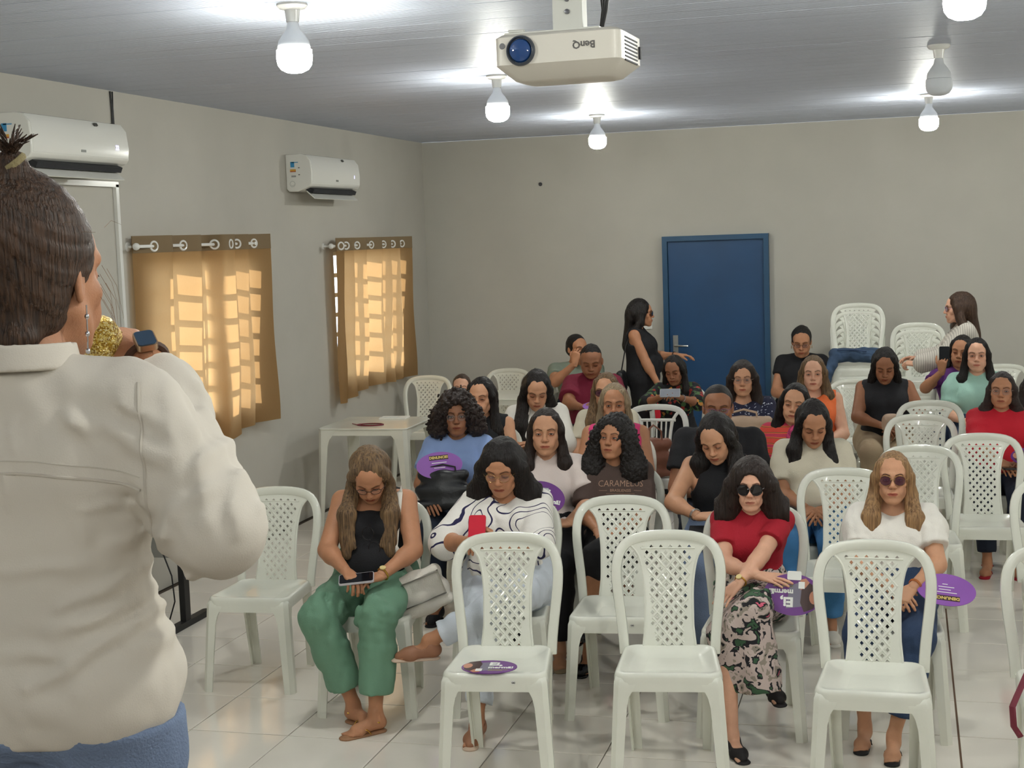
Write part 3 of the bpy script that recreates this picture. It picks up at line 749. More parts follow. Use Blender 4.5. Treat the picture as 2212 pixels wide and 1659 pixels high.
jt = MB(); jt.box((TXO+7*.45, (YB+3)/2, -.0035), (.008, YB-3, .0072)); struct('joint_strip', jt, mat('brown_joint', (96, 72, 52), .8), floor)
# platform the speaker and the photographer stand on (below the frame)
pf = MB(); pf.box(((XL+XR)/2, (YF+2.75)/2, .25), (XR-XL-.02, 2.75-YF-.02, .498)); pl = pf.build('platform', mat('platform_board', (150, 140, 128), .5)); tag(pl, kind='structure'); pl.name = 'stage_platform'
# walls; the left one with two window openings
WIN = ((7.62, 9.02, .98, 1.98), (10.62, 11.98, .98, 1.98)); TH = .16
w = MB()
def slab(y0, y1, z0, z1): w.box((XL-TH/2, (y0+y1)/2, (z0+z1)/2), (TH, y1-y0, z1-z0))
ys = [YF-.16, WIN[0][0], WIN[0][1], WIN[1][0], WIN[1][1], YB+.16]
for k in range(0, 5, 2): slab(ys[k], ys[k+1], 0, ZC)
for a, b, z0, z1 in WIN: slab(a, b, 0, z0); slab(a, b, z1, ZC)
struct('wall_left', w, M_WALL)
DX0, DX1, DZ = -2.112, -1.172, 2.005
w = MB(); w.box(((XL+DX0)/2, YB+.08, ZC/2), (DX0-XL, .16, ZC)); w.box(((DX1+XR)/2, YB+.08, ZC/2), (XR-DX1, .16, ZC)); w.box(((DX0+DX1)/2, YB+.08, (ZC+DZ)/2), (DX1-DX0, .16, ZC-DZ)); struct('wall_back', w, M_WALL)
w = MB(); w.box((XR+.08, (YB+YF)/2, ZC/2), (.16, YB-YF+.3, ZC)); struct('wall_right', w, M_WALL)
w = MB(); w.box(((XL+XR)/2, YF-.08, ZC/2), (XR-XL, .16, ZC)); struct('wall_front', w, M_WALL)
# ceiling: PVC planks with a ribbed underside, running across the room
c_ = MB(); c_.box(((XL+XR)/2, (YB+YF)/2, ZC+.075), (XR-XL+.3, YB-YF+.3, .1)); ceil = struct('ceiling', c_, mat('ceiling_board', (120, 118, 120), .8))
pm = MB(); prof = []
y = -.099
for k in range(8):
    prof += [(y, .0), (y+.0190, .0), (y+.0205, .0028), (y+.0232, .0028)]; y += .02475
prof[-1] = (.0985, .010); prof = [(-.0995, .012)]+prof+[(.0995, .012)]
n = len(prof); pm.add([(XL-(XL+XR)/2, a, b) for a, b in prof]+[(XR-(XL+XR)/2, a, b) for a, b in prof], [(i+1, i, n+i, n+i+1) for i in range(n-1)])
PM = pm.mesh('ceiling_plank', M_PVC)
k = 0; yy = YB-.1
while yy > YF:
    link('ceiling_plank', PM, ceil, ((XL+XR)/2, yy, ZC+rnd.uniform(-.0008, .0008))); yy -= .2; k += 1
# windows: white steel grilles with small panes
M_PANE = mat('window_glass', (235, 240, 242), .1, alpha=.12)
for wi, (a, b, z0, z1) in enumerate(WIN):
    fr = MB(); x = XL-.05
    for yy in (a+.015, b-.015): fr.box((x, yy, (z0+z1)/2), (.04, .03, z1-z0))
    for zz in (z0+.015, z1-.015): fr.box((x, (a+b)/2, zz), (.04, b-a, .03))
    wo = struct('window_%d' % (wi+1), fr, M_STEEL)
    nc = 6; nr = 6; cw = (b-a-.06)/nc; ch = (z1-z0-.06)/nr
    gl = MB(); gl.box((0, 0, 0), (.004, cw-.02, ch-.02)); GL = gl.mesh('pane', M_PANE)
    for i in range(1, nc): m = MB(); m.box((x, a+.03+cw*i, (z0+z1)/2), (.03, .05 if i % 2 == 0 else .03, z1-z0)); m.build('mullion', M_STEEL, wo)
    for j in range(1, nr): m = MB(); m.box((x+.004, (a+b)/2, z0+.03+ch*j), (.024, b-a, .034)); m.build('transom', M_STEEL, wo)
    for i in range(nc):
        for j in range(nr): link('pane', GL, wo, (x-.005, a+.03+cw*(i+.5), z0+.03+ch*(j+.5)))
    sl = MB(); sl.box((XL-.08, (a+b)/2, z0-.012), (.18, b-a+.02, .024)); sl.build('window_sill', M_WALL, wo)
# outside: pale plastered yard wall and ground seen through the gap beside the second curtain
yd = MB(); yd.box((XL-5, 6, -.1), (9.6, 26, .1)); tag(yd.build('yard', mat('yard_ground', (190, 178, 160), .9)), kind='structure').name = 'floor_outside'
# door
M_BLUE = mat('blue_paint', (24, 66, 106), .45, var=.08, vscale=3); M_BLUE2 = mat('blue_paint_frame', (30, 72, 104), .45, var=.06, vscale=3)
d = MB(); f = .045
d.box((DX0+f/2, YB-.0, DZ/2), (f, .14, DZ)); d.box((DX1-f/2, YB, DZ/2), (f, .14, DZ)); d.box(((DX0+DX1)/2, YB, DZ-f/2), (DX1-DX0-2*f, .14, f)); door = struct('door_1', d, M_BLUE2)
l = MB(); l.box(((DX0+DX1)/2, YB+.075, DZ/2), (DX1-DX0+.02, .02, DZ)); l.build('door_light_block', M_DARK, door)  # added dark sheet behind the leaf, blocks daylight leaking through the frame gaps
l = MB(); l.box(((DX0+DX1)/2, YB-.02, (DZ-f)/2+.004), (DX1-DX0-2*f-.008, .035, DZ-f-.012)); l.build('door_leaf', M_BLUE, door)
hx = DX0+.10; h = MB(); h.box((hx, YB-.043, 1.02), (.045, .012, .20)); hp = h.build('lock_plate', mat('brushed_steel', (170, 172, 170), .35, 1.), door)
h = MB(); h.tube([(hx, YB-.05, 1.03), (hx, YB-.095, 1.03), (hx+.02, YB-.10, 1.03), (hx+.12, YB-.10, 1.025)], .009, 8); h.build('door_handle', MATS['brushed_steel'], door, True)
for zz in (.35, 1.0, 1.7):
    h = MB(); h.tube([(DX1-f, YB-.045, zz-.05), (DX1-f, YB-.045, zz+.05)], .007, 8); h.build('hinge', M_BLUE2, door)
# switch plate and wall hook, conduit and cable on the left wall
s_ = MB(); s_.rbox((0, 0, 0), (.075, .115, .008), .006, 3, Rx(PI/2)); p = at(1400, 697, 1, YB-.005); sw = s_.build('light_switch', M_WPL2, None, False, tuple(p)); tag(sw, 'white rectangular light switch plate on the back wall beside the blue door', 'switch')
s_ = MB(); s_.box((0, 0, 0), (.022, .012, .05)); s_.build('rocker', M_WPL2, sw, False, (0, -.004, 0))
p = at(1167, 398, 1, YB-.01); s_ = MB(); s_.tube([(0, .01, 0), (0, -.02, 0), (0, -.025, .012)], .007, 6); s_.lathe([(.018, 0), (.018, .004)], 12, (0, .008, 0), Rx(PI/2)); tag(s_.build('wall_hook', mat('hook_metal', (90, 90, 92), .4, .8), None, True, tuple(p)), 'small dark metal hook screwed high on the bare back wall', 'hook')
y1 = at(252, 395, 0, XL+.02)[1]; m = MB(); m.box((XL+.012, y1, (2.42+.0)/2), (.022, .03, 2.42)); m.box((XL+.012, y1-.45, 2.42), (.022, .93, .03))
tag(m.build('cable_trunking', M_WPL2, None), 'thin white cable trunking running from the nearer air conditioner down the left wall', 'trunking')
p1 = at(239, 197, 0, XL+.01); m = MB(); m.tube([(XL+.006, p1[1], 2.945), (XL+.008, p1[1]+.004, 2.85), (XL+.008, p1[1]+.002, 2.72)], .005, 6); m.tube([(XL+.006, p1[1]+.025, 2.945), (XL+.008, p1[1]+.015, 2.85), (XL+.008, p1[1]+.018, 2.72)], .004, 6)
tag(m.build('ceiling_cable', M_BLACK, None, True), 'short black cable dropping from the ceiling to the nearer air conditioner', 'cable')
# ---- text helper
def text_mesh(name, s, size, m, parent, M4, bold=0., ext=.0004, align='CENTER', sx=1.):
    cu = bpy.data.curves.new(name, 'FONT'); cu.body = s; cu.size = size; cu.align_x = align; cu.align_y = 'CENTER'; cu.extrude = ext; cu.offset = bold; cu.resolution_u = 2
    t = bpy.data.objects.new('tmp', cu); COL.objects.link(t); dg = bpy.context.evaluated_depsgraph_get(); me = bpy.data.meshes.new_from_object(t.evaluated_get(dg)); me.name = name
    bpy.data.objects.remove(t); me.materials.clear(); me.materials.append(m); me.transform(Matrix.Diagonal((sx, 1, 1, 1)))
    o = link(name, me, parent); o.matrix_local = M4; return o
def m4(R, t): return Matrix([[*R[0], t[0]], [*R[1], t[1]], [*R[2], t[2]], [0, 0, 0, 1]])
# ---- air conditioners (local: x out of the wall, y along it)
M_AC = mat('ac_shell', (222, 222, 216), .16, coat=.3)
def aircon(y0, y1, z0, z1, label, disp_txt, sticker):
    L = y1-y0; Hh = z1-z0; r = empty('air_conditioner', (XL, (y0+y1)/2, z0), 0, label, 'air conditioner', 'split air conditioners on the left wall')
    prof = [(0, 0.02), (0, Hh), (.12, Hh), (.165, Hh-.012), (.195, Hh-.05), (.205, Hh-.14), (.200, .055), (.185, .035), (.09, .0), (.02, .0)]
    m = MB(); n = len(prof); m.add([(a, -L/2, b) for a, b in prof]+[(a, L/2, b) for a, b in prof], [tuple(range(n)), tuple(range(2*n-1, n-1, -1))]+[(i, n+i, n+(i+1) % n, (i+1) % n) for i in range(n)])
    m.build('shell', M_AC, r, True, bevel=.006)
    m = MB(); q = [(.1665, Hh-.010), (.1965, Hh-.05), (.2075, Hh-.14), (.2028, .062)]
    m.add([(a, -L/2+.012, b) for a, b in q]+[(a, L/2-.012, b) for a, b in q]+[(a-.004, -L/2+.012, b) for a, b in q]+[(a-.004, L/2-.012, b) for a, b in q], [(i, 4+i, 5+i, i+1) for i in range(3)]+[(8+i, 9+i, 13+i, 12+i) for i in range(3)]+[(0, 8, 12, 4), (3, 7, 15, 11)]+[(i, i+1, 9+i, 8+i) for i in range(3)]+[(4+i, 12+i, 13+i, 5+i) for i in range(3)])
    m.build('front_panel', M_AC, r, True)
    m = MB(); m.box((.145, 0, .018), (.09, L-.12, .03), Ry(.42)); m.build('outlet', M_DARK, r)
    m = MB(); m.box((.165, 0, -.026), (.085, L-.11, .005), Ry(.75)); m.build('flap', M_AC, r)
    for k in range(9): m = MB(); m.box((.150, -L/2+.12+(L-.24)*k/8, .010), (.05, .004, .026), Ry(.42)); m.build('vane', M_WPL2, r)
    text_mesh('display', disp_txt, .035, mat('ac_display', (200, 190, 255), .5, emit=(190, 185, 255), estr=1.6), r, m4(V([[0, 0, 1.], [1, 0, 0], [0, 1, 0]]), (.2085, L/2-.13, Hh*.45)))
    m = MB(); m.box((.2050, 0, .085), (.004, .045, .013)); m.build('badge', mat('ac_badge', (120, 122, 118), .4), r)
    m = MB(); m.box((.188, L*.17, Hh-.028), (.01, .028, .016), Ry(-.5)); m.build('emblem', mat('ac_emblem', (70, 70, 66), .5), r)
    if sticker:
        for (cy, cz, sy, sz, c) in ((.055, Hh-.075, .03, .04, (60, 140, 190)), (.075, Hh-.060, .05, .006, (90, 150, 190)), (.058, Hh-.115, .045, .012, (210, 160, 60)), (.058, Hh-.125, .045, .008, (170, 90, 50)), (.105, Hh-.10, .012, .006, (60, 60, 60)), (.105, Hh-.15, .012, .006, (60, 60, 60)), (.062, Hh-.16, .035, .012, (150, 150, 150))):
            m = MB(); m.box((cy, -L/2-.0008, cz), (sy, .0012, sz)); m.build('sticker', mat('sticker_%d_%d' % (c[0], c[2]), c, .5), r)
        m = MB(); m.ring((.05, -L/2-.0005, .055), .020, .0012, (0, 1, 0), 24, 5); m.ring((.05, -L/2-.0005, .055), .013, .001, (0, 1, 0), 20, 5, .3, 2.6); m.build('pipe_knockout', mat('ac_line', (150, 150, 146), .5), r)
    return r
aircon(6.31, 7.24, 2.485, 2.745, 'white split air conditioner high on the left wall, just above the speaker\'s head', '22', True)
aircon(9.79, 10.75, 2.43, 2.70, 'white split air conditioner farther along the left wall, above the gap between the curtained windows', '1', True)
# ---- curtains with eyelets
def cloth_mat(name, c):
    m = bpy.data.materials.new(name); m.use_nodes = True; nt = m.node_tree; N = nt.nodes.new; L = nt.links.new; nt.nodes.clear()
    o = N('ShaderNodeOutputMaterial'); d_ = N('ShaderNodeBsdfDiffuse'); t = N('ShaderNodeBsdfTranslucent'); mx = N('ShaderNodeMixShader'); tc = N('ShaderNodeTexCoord'); nz = N('ShaderNodeTexNoise'); mp = N('ShaderNodeMapping')
    mp.inputs['Scale'].default_value = (300, 300, 60); nz.inputs['Scale'].default_value = 1; L(tc.outputs['Object'], mp.inputs[0]); L(mp.outputs[0], nz.inputs['Vector'])
    rp = N('ShaderNodeValToRGB'); a = rgb(*c); rp.color_ramp.elements[0].color = (*[x*.8 for x in a], 1); rp.color_ramp.elements[1].color = (*[min(1, x*1.15) for x in a], 1); L(nz.outputs['Fac'], rp.inputs[0])
    L(rp.outputs[0], d_.inputs[0]); t.inputs[0].default_value = (*rgb(232, 192, 140), 1); mx.inputs[0].default_value = .45
    L(d_.outputs[0], mx.inputs[1]); L(t.outputs[0], mx.inputs[2]); L(mx.outputs[0], o.inputs[0]); return m
M_CURT = cloth_mat('khaki_curtain_cloth', (138, 112, 78)); M_HEM = mat('khaki_curtain_header', (122, 104, 78), .95, bump=.3, bscale=300)
def curtain(folds, ztop, zbots, rod_z, label, rod_label, y0r, y1r):
    """folds: (y, x-offset) zigzag knots along the wall at the rod; bottoms spread a little"""
    n = 90; kn = folds; ts = np.linspace(0, 1, n); ky = np.interp(ts, np.linspace(0, 1, len(kn)), [k[0] for k in kn]); kx = np.interp(ts, np.linspace(0, 1, len(kn)), [k[1] for k in kn])
    def sm(a):
        for _ in range(3): a = np.r_[a[0], (a[:-2]+2*a[1:-1]+a[2:])/4, a[-1]]
        return a
    ky, kx = sm(ky), sm(kx); rows = 26; v = []; zb = np.interp(ts, np.linspace(0, 1, len(zbots)), zbots); yc = ky.mean()
    for j in range(rows+1):
        t = j/rows
        for i in range(n):
            z = ztop+(zb[i]-ztop)*t; a = 1+.06*t; v.append((kx[i]*(1-.25*t)+.012*math.sin(7*t+i*.3)*t+XL, yc+(ky[i]-yc)*a+.03*t+.01*math.sin(i*.55+3*t)*t, z))
    f = [(j*n+i, j*n+i+1, (j+1)*n+i+1, (j+1)*n+i) for j in range(rows) for i in range(n-1)]
    m = MB(); m.add(v, f); r = m.build('curtain', M_CURT, None, True); tag(r, label, 'curtain', 'khaki eyelet curtains on the left wall')
    hd = MB(); q = []; 
    for j in range(2):
        for off in (.0025, -.0025):
            for i in range(n): q.append((kx[i]+XL+off, ky[i], ztop+.002-.10*j))
    hd.add(q, [(i, i+1, 2*n+i+1, 2*n+i) for i in range(n-1)]+[(n+i+1, n+i, 3*n+i, 3*n+i+1) for i in range(n-1)]+[(i, n+i, n+i+1, i+1) for i in range(n-1)]+[(2*n+i+1, 3*n+i+1, 3*n+i, 2*n+i) for i in range(n-1)])
    hd.build('header_band', M_HEM, r, True)
    for k in range(len(kn)-1):
        ya = (kn[k][0]+kn[k+1][0])/2; xa = (kn[k][1]+kn[k+1][1])/2; t = V([kn[k+1][1]-kn[k][1], kn[k+1][0]-kn[k][0], 0]); nn = (t[1], -t[0], 0)
        e = MB(); e.ring((XL+xa, ya, rod_z), .027, .007, nn, 18, 6); e.build('eyelet', M_WPL2, r, True)
    rd = MB(); rd.tube([(XL+.085, y0r, rod_z), (XL+.085, y1r, rod_z)], .0105, 10); ro = rd.build('curtain_rod', M_WPL2, None, True); tag(ro, rod_label, 'curtain rod', 'white curtain rods on the left wall')
    for yy in (y0r, y1r):
        k = MB(); k.add(*[a.tolist() for a in ball((XL+.085, yy, rod_z), (.022, .022, .022), 12, 8)]); k.build('finial', M_WPL2, ro, True)
        k = MB(); sgn = 1 if yy == y0r else -1; k.tube([(XL, yy+.05*sgn, rod_z), (XL+.085, yy+.05*sgn, rod_z)], .008, 8); k.lathe([(.028, 0), (.026, .008)], 16, (XL, yy+.05*sgn, rod_z), Ry(PI/2)); k.build('bracket', M_WPL2, ro, True)
curtain([(7.50, .035), (7.80, .15), (7.86, .03), (8.16, .15), (8.24, .035), (8.40, .03), (8.44, .155), (8.62, .15), (8.66, .03), (8.83, .15), (8.86, .035), (9.14, .15)], 2.125, [.80, .80, .81, .82, .80, .83, .85, .84], 2.065,
        'khaki eyelet curtain over the nearer window, the wider one, right of the speaker', 'white curtain rod of the nearer window', 7.46, 9.02)
curtain([(10.44, .10), (10.52, .15), (10.60, .03), (10.74, .15), (10.80, .03), (11.02, .15), (11.08, .03), (11.38, .15), (11.44, .03), (11.62, .14), (11.66, .03), (11.82, .15), (11.86, .04), (12.08, .15)], 2.085, [.80, .80, .84, .86, .86, .84, .85, .85], 2.025,
        'khaki eyelet curtain over the farther window near the back corner, bunched at its left edge', 'white curtain rod of the farther window', 10.38, 12.02)
# ---- bulbs
M_LIT = mat('lit_diffuser', (255, 255, 250), .5, emit=(252, 253, 244), estr=125.)
M_OFF = mat('unlit_diffuser', (205, 210, 216), .4); M_BULB = mat('bulb_body', (214, 218, 222), .35)
def bulb(x, y, lit, label, zoff=0., g='lit bulb lamps hanging from the ceiling'):
    r = empty('bulb_lamp', (x, y, ZC), rnd.uniform(0, 6), label, 'lamp', g if lit else None)
    m = MB(); m.lathe([(.058, 0), (.058, -.008), (.050, -.018), (.030, -.024), (.026, -.05), (.024, -.068)], 24); m.build('ceiling_rose', M_WPL2, r, True)
    m = MB(); m.lathe([(.018, -.066), (.022, -.075), (.026, -.095), (.045, -.120), (.058, -.140), (.062, -.160), (.062, -.170)], 28); m.build('bulb_body', M_BULB, r, True)
    m = MB(); m.lathe([(.062, -.170), (.067, -.173), (.068, -.205), (.064, -.228), (.052, -.245), (.030, -.256), (.004, -.259)], 28); m.build('diffuser', M_LIT if lit else M_OFF, r, True)
bulb(-2.24, 5.17, True, 'large lit bulb lamp on the ceiling, the nearest one left of the projector')
bulb(-2.215, 7.92, True, 'lit bulb lamp hanging just below and left of the projector')
bulb(-2.268, 10.9, True, 'lit bulb lamp farthest back left of the blue door')
bulb(.154, 10.77, True, 'lit bulb lamp farthest back on the right, below the dark unlit bulb')
bulb(.185, 5.0, True, 'lit bulb lamp cut by the top edge of the picture at the upper right')
bulb(.164, 7.87, False, 'unlit grey bulb lamp on the ceiling at the right')
for i_, (x, y) in enumerate(((-2.2, 2.3), (.2, 2.3), (-2.2, -.5), (.2, -.5), (2.6, 5.1), (2.6, 7.9), (2.6, 10.8), (2.6, 2.3), (2.6, -.5))):
    bulb(x, y, True, 'lit bulb lamp outside the picture, %s %s' % ({-2.2: 'left column', .2: 'middle column', 2.6: 'column by the right wall'}[x], {-.5: 'behind the camera', 2.3: 'over the platform', 5.1: 'over the front chairs', 7.9: 'over the middle rows', 10.8: 'over the back rows'}[y]))
# ---- projector, hung upside down
P0 = V([-.805, 3.55, 2.475]); pr = empty('projector', tuple(P0), -.05, 'white ceiling projector hung upside down, its lens towards the camera', 'projector')
M_PJ = mat('projector_shell', (212, 208, 198), .38)
m = MB(); a, b = .158, .115
secs = [(.052, .0, .0), (.050, .006, .006), (-.018, .0, .0), (-.050, .055, .035), (-.056, .075, .05)]
m = MB(); vs = []; N_ = 0
for z, dx, dy in ((.056, .012, .010), (.048, 0, 0), (-.018, 0, 0), (-.052, .034, .045), (-.056, .050, .060)):
    X_, Y_, rr = a-dx, b-dy, .022
    ring = []
    for cx, cy, a0 in ((X_-rr, Y_-rr, 0), (-X_+rr, Y_-rr, PI/2), (-X_+rr, -Y_+rr, PI), (X_-rr, -Y_+rr, 1.5*PI)):
        for i in range(5): q = a0+PI/2*i/4; ring.append((cx+rr*math.cos(q), cy+rr*math.sin(q), z))
    N_ = len(ring); vs += ring
m.add(vs, [tuple(range(N_)), tuple(range(5*N_-1, 4*N_-1, -1))]+[(j*N_+i, (j+1)*N_+i, (j+1)*N_+(i+1) % N_, j*N_+(i+1) % N_) for j in range(4) for i in range(N_)])
m.build('shell', M_PJ, pr, True)
RF = Rx(PI/2)
m = MB(); m.lathe([(.036, 0), (.037, .004), (.034, .012), (.031, .014), (.030, .006), (.001, .004)], 32, (-.088, -b+.002, .014), RF); ln = m.build('lens_ring', mat('lens_ring', (60, 66, 76), .3), pr, True)
m = MB(); m.lathe([(.030, 0), (.026, .007), (.016, .011), (.001, .0125)], 28, (-.088, -b-.002, .014), RF); m.build('lens', mat('lens_glass', (30, 66, 120), .06, coat=1.), ln, True)
m = MB(); m.lathe([(.008, 0), (.007, .002)], 16, (-.135, -b+.001, .028), RF); m.build('sensor_window', mat('sensor_grey', (110, 110, 112), .3), pr, True)
text_mesh('brand_lettering', 'BenQ', .024, mat('pj_letter', (95, 92, 90), .5), pr, m4(V([[-1., 0, 0], [0, 0, -1], [0, -1, 0]]), (.070, -b-.0006, .018)), .0006)
for zz in range(7): m = MB(); m.box((a-.0005, .0, .036-.009*zz), (.004, .13, .0035)); m.build('vent_slot', M_DARK, pr)
m = MB(); m.box((a+.002, .085, .012), (.006, .012, .03)); m.build('side_port', M_DARK, pr)
m = MB(); m.box((-.02, -.02, .060), (.24, .12, .006)); m.tube([(-.11, -.06, .06), (-.13, -.07, .068), (-.09, -.075, .066)], .004, 6); m.build('mount_plate', M_STEEL, pr)
m = MB(); m.box((0, .0, .12), (.075, .006, .12)); m.box((-.035, .02, .12), (.006, .045, .12)); m.box((.035, .02, .12), (.006, .045, .12)); m.box((0, .02, .068), (.09, .06, .008)); br = m.build('bracket', M_STEEL, pr)
for zz in (.145, .115): m = MB(); m.lathe([(.0065, 0), (.006, .005), (.001, .006)], 10, (0, -.003, zz), RF); m.build('bolt', mat('bolt_steel', (120, 120, 125), .3, .9), br, True)
m = MB(); m.tube([(0, .02, .16), (0, .02, ZC-P0[2])], .02, 12); m.build('mount_pole', M_STEEL, pr, True)
m = MB(); m.lathe([(.05, ZC-P0[2]), (.05, ZC-P0[2]-.01), (.03, ZC-P0[2]-.02)], 20, (0, .02, 0)); m.build('mount_flange', M_STEEL, pr, True)
m = MB()
for k in range(3): m.tube([(.05+.006*k, .03, ZC-P0[2]), (.045+.008*k, .04, .25), (.075+.010*k, .045, .17), (.078+.004*k, .05, .12), (.065, .06, .05)], .0045, 6)
tag(m.build('projector_cables', M_BLACK, None, True, tuple(P0), -.05), 'black cables looping from the ceiling down behind the projector bracket', 'cable')
# ------------------------------------------------------------------ chairs
def chair_parts(slatted=False):
    """name, mesh, material; bistro monobloc chair facing -Y, origin on the floor"""
    out = []
    # seat: rings of a rounded square
    def outline(hw, y0, y1, r=.05, n=7, wr=None):
        P = []; wr = wr or hw
        for cx, cy, a0 in ((wr-r, y1-r, 0), (-wr+r, y1-r, PI/2), (-hw+r, y0+r, PI), (hw-r, y0+r, 1.5*PI)):
            for i in range(n): a = a0+PI/2*i/(n-1); P.append((cx+r*math.cos(a), cy+r*math.sin(a)))
        return P
    O = outline(.198, -.205, .200, .055, 7, .180); n = len(O); m = MB(); v = [(0, .01, .408)]; f = []
    rings = [(.30, .4095, 0), (.60, .4145, 0), (.80, .425, 0), (.88, .4325, 0), (.925, .4362, 0), (.955, .4360, 0), (.975, .4335, 0), (.990, .4285, 0), (1.0, .420, 0), (1.005, .405, 0), (1.006, .385, 1), (.985, .385, 1), (.97, .41, 0), (.5, .412, 0)]
    for s, z, ap in rings:
        for x, y in O:
            # apron drops between the legs in an arch: lowest at the corners
            zz = z-(.018*min(1, (abs(x)/.16)**3) if (ap and y < -.15) else 0)+(.006*(1-(x/.2)**2) if (y < -.17 and not ap) else 0)
            v.append((x*s, y*s, zz))
    f += [(0, 1+i, 1+(i+1) % n) for i in range(n)]
    for k in range(len(rings)-1): f += [(1+k*n+i, 1+(k+1)*n+i, 1+(k+1)*n+(i+1) % n, 1+k*n+(i+1) % n) for i in range(n)]
    f.append(tuple(1+(len(rings)-1)*n+i for i in range(n))); m.add(v, f); out.append(('seat', m))
    # legs
    def leg(sx, front):
        m = MB(); v = []
        if front: L = [(.428, .070, .058, -.020), (.420, .076, .062, -.009), (.405, .080, .066, -.002), (.385, .076, .063, .0), (.368, .066, .058, .001), (.350, .058, .052, .002), (.315, .052, .048, .005), (.15, .048, .045, .017), (0, .045, .042, .028)]
        else: L = [(.420, .064, .045, -.006), (.38, .060, .045, 0), (.34, .050, .040, .006), (.15, .046, .036, .022), (0, .042, .034, .038)]
        for z, wx, wy, o in L:
            t = .010; xo = (.200+o*.8 if front else .178-o*.45); yo = (-.2075-o if front else .198+o); sy = 1 if front else -1
            c = .018; P = [(xo-wx, yo), (xo-c, yo), (xo, yo+sy*c), (xo, yo+sy*wy), (xo-t, yo+sy*wy), (xo-t, yo+sy*t*1.4), (xo-t*1.4, yo+sy*t), (xo-wx, yo+sy*t)]
            v += [(sx*a, b, z) for a, b in P]
        k = 8; f = [(j*k+i, j*k+(i+1) % k, (j+1)*k+(i+1) % k, (j+1)*k+i) for j in range(len(L)-1) for i in range(k)]+[tuple(range(k-1, -1, -1)), tuple(range((len(L)-1)*k, len(L)*k))]
        if (sx > 0) == front: f = [q[::-1] for q in f]
        m.add(v, f); return m
    for sx in (1, -1): out.append(('leg', leg(sx, True)))
    for sx in (1, -1): out.append(('leg', leg(sx, False)))
    # back frame: arch
    yb = lambda x, z: .180+.085*max(0, z-.42)/.44+.022*(1-(x/.21)**2)*min(1, max(0, (z-.42)/.3))
    K = [(.176, .405), (.180, .47), (.187, .54), (.197, .62), (.203, .68), (.203, .735), (.192, .785), (.166, .822), (.125, .842), (.065, .851), (0, .853)]
    P = [(-x, z) for x, z in K]+[(x, z) for x, z in K[::-1][1:]]
    # resample smooth
    Q = []
    for i in range(len(P)-1):
        p0, p1, p2, p3 = [V(P[min(max(i+d, 0), len(P)-1)]) for d in (-1, 0, 1, 2)]
        for t in (0, .5): Q.append(.5*((2*p1)+(-p0+p2)*t+(2*p0-5*p1+4*p2-p3)*t*t+(-p0+3*p1-3*p2+p3)*t**3))
    Q.append(V(P[-1])); m = MB(); v = []; nn = 10
    for i, q in enumerate(Q):
        t = nrm(Q[min(i+1, len(Q)-1)]-Q[max(i-1, 0)]); nx = V([-t[1], t[0]]); hw = .0205; hd = .0135
        for k in range(nn):
            a = 2*PI*k/nn; ca = math.copysign(abs(math.cos(a))**.7, math.cos(a)); sa = math.copysign(abs(math.sin(a))**.7, math.sin(a))
            x = q[0]+nx[0]*hw*ca; z = q[1]+nx[1]*hw*ca; v.append((x, yb(q[0], q[1])+hd*sa, z))
    f = [(i*nn+k, i*nn+(k+1) % nn, (i+1)*nn+(k+1) % nn, (i+1)*nn+k) for i in range(len(Q)-1) for k in range(nn)]; m.add(v, f+[tuple(range(nn)), tuple(range((len(Q)-1)*nn, len(Q)*nn))]); out.append(('back_frame', m))
    # central splat
    def hwid(z):
        t = (z-.40)/.45; return .092+.012*max(0, (.25-t)/.25)+.050*max(0, (t-.45)/.55)**2.2+.050*max(0, (t-.80)/.2)**2
    if not slatted:
        p = .0185; q = .0206; zs = [.405+q*i for i in range(22)]; nc = 9; m = MB(); vid = {}
        xs = lambda i, z: max(-hwid(z), min(hwid(z), (i-nc)*p)) if 0 < i < 2*nc else (-hwid(z) if i == 0 else hwid(z))
        def vert(key, x, z, side):
            k = (key, side)
            if k not in vid: vid[k] = len(m.v); m.v.append((x, yb(x, z)+(.004 if side else -.004)+(.0012 if (isinstance(key[0], int) and (key[0] % 2) ^ (key[1] % 2)) else 0), z))
            return vid[k]
        for j in range(len(zs)-1):
            for i in range(2*nc):
                z0, z1 = zs[j], zs[j+1]; c = [(i, j), (i+1, j), (i+1, j+1), (i, j+1)]
                co = [(xs(i, z0), z0), (xs(i+1, z0), z0), (xs(i+1, z1), z1), (xs(i, z1), z1)]
                if co[1][0]-co[0][0] < 1e-4 and co[2][0]-co[3][0] < 1e-4: continue
                xc = sum(a[0] for a in co)/4; zc = (z0+z1)/2; lw = .052+.038*max(0, (zc-.5)/.3)
                hole = (i+j) % 2 == 0 and abs(xc) < min(lw+.012, hwid(zc)-.022) and 1 <= j <= len(zs)-3
                A = [vert(k, *xy, 0) for k, xy in zip(c, co)]; B = [vert(k, *xy, 1) for k, xy in zip(c, co)]
                if not hole: m.f += [(A[0], A[3], A[2], A[1]), tuple(B)]
                else:
                    hx, hz = .0076, .0088; hc = [(xc, zc-hz), (xc+hx, zc), (xc, zc+hz), (xc-hx, zc)]
                    h0 = [vert(('h', i, j, k), *xy, 0) for k, xy in enumerate(hc)]; h1 = [vert(('h', i, j, k), *xy, 1) for k, xy in enumerate(hc)]
                    for k in range(4):
                        k2 = (k+1) % 4
                        m.f += [(A[k2], A[k], h0[k]), (B[k], B[k2], h1[k]), (A[k2], h0[k], h0[k2]), (B[k2], h1[k2], h1[k]), (h0[k], h1[k], h1[k2], h0[k2])]
        lwz = lambda z: .052+.038*max(0, (z-.5)/.3)
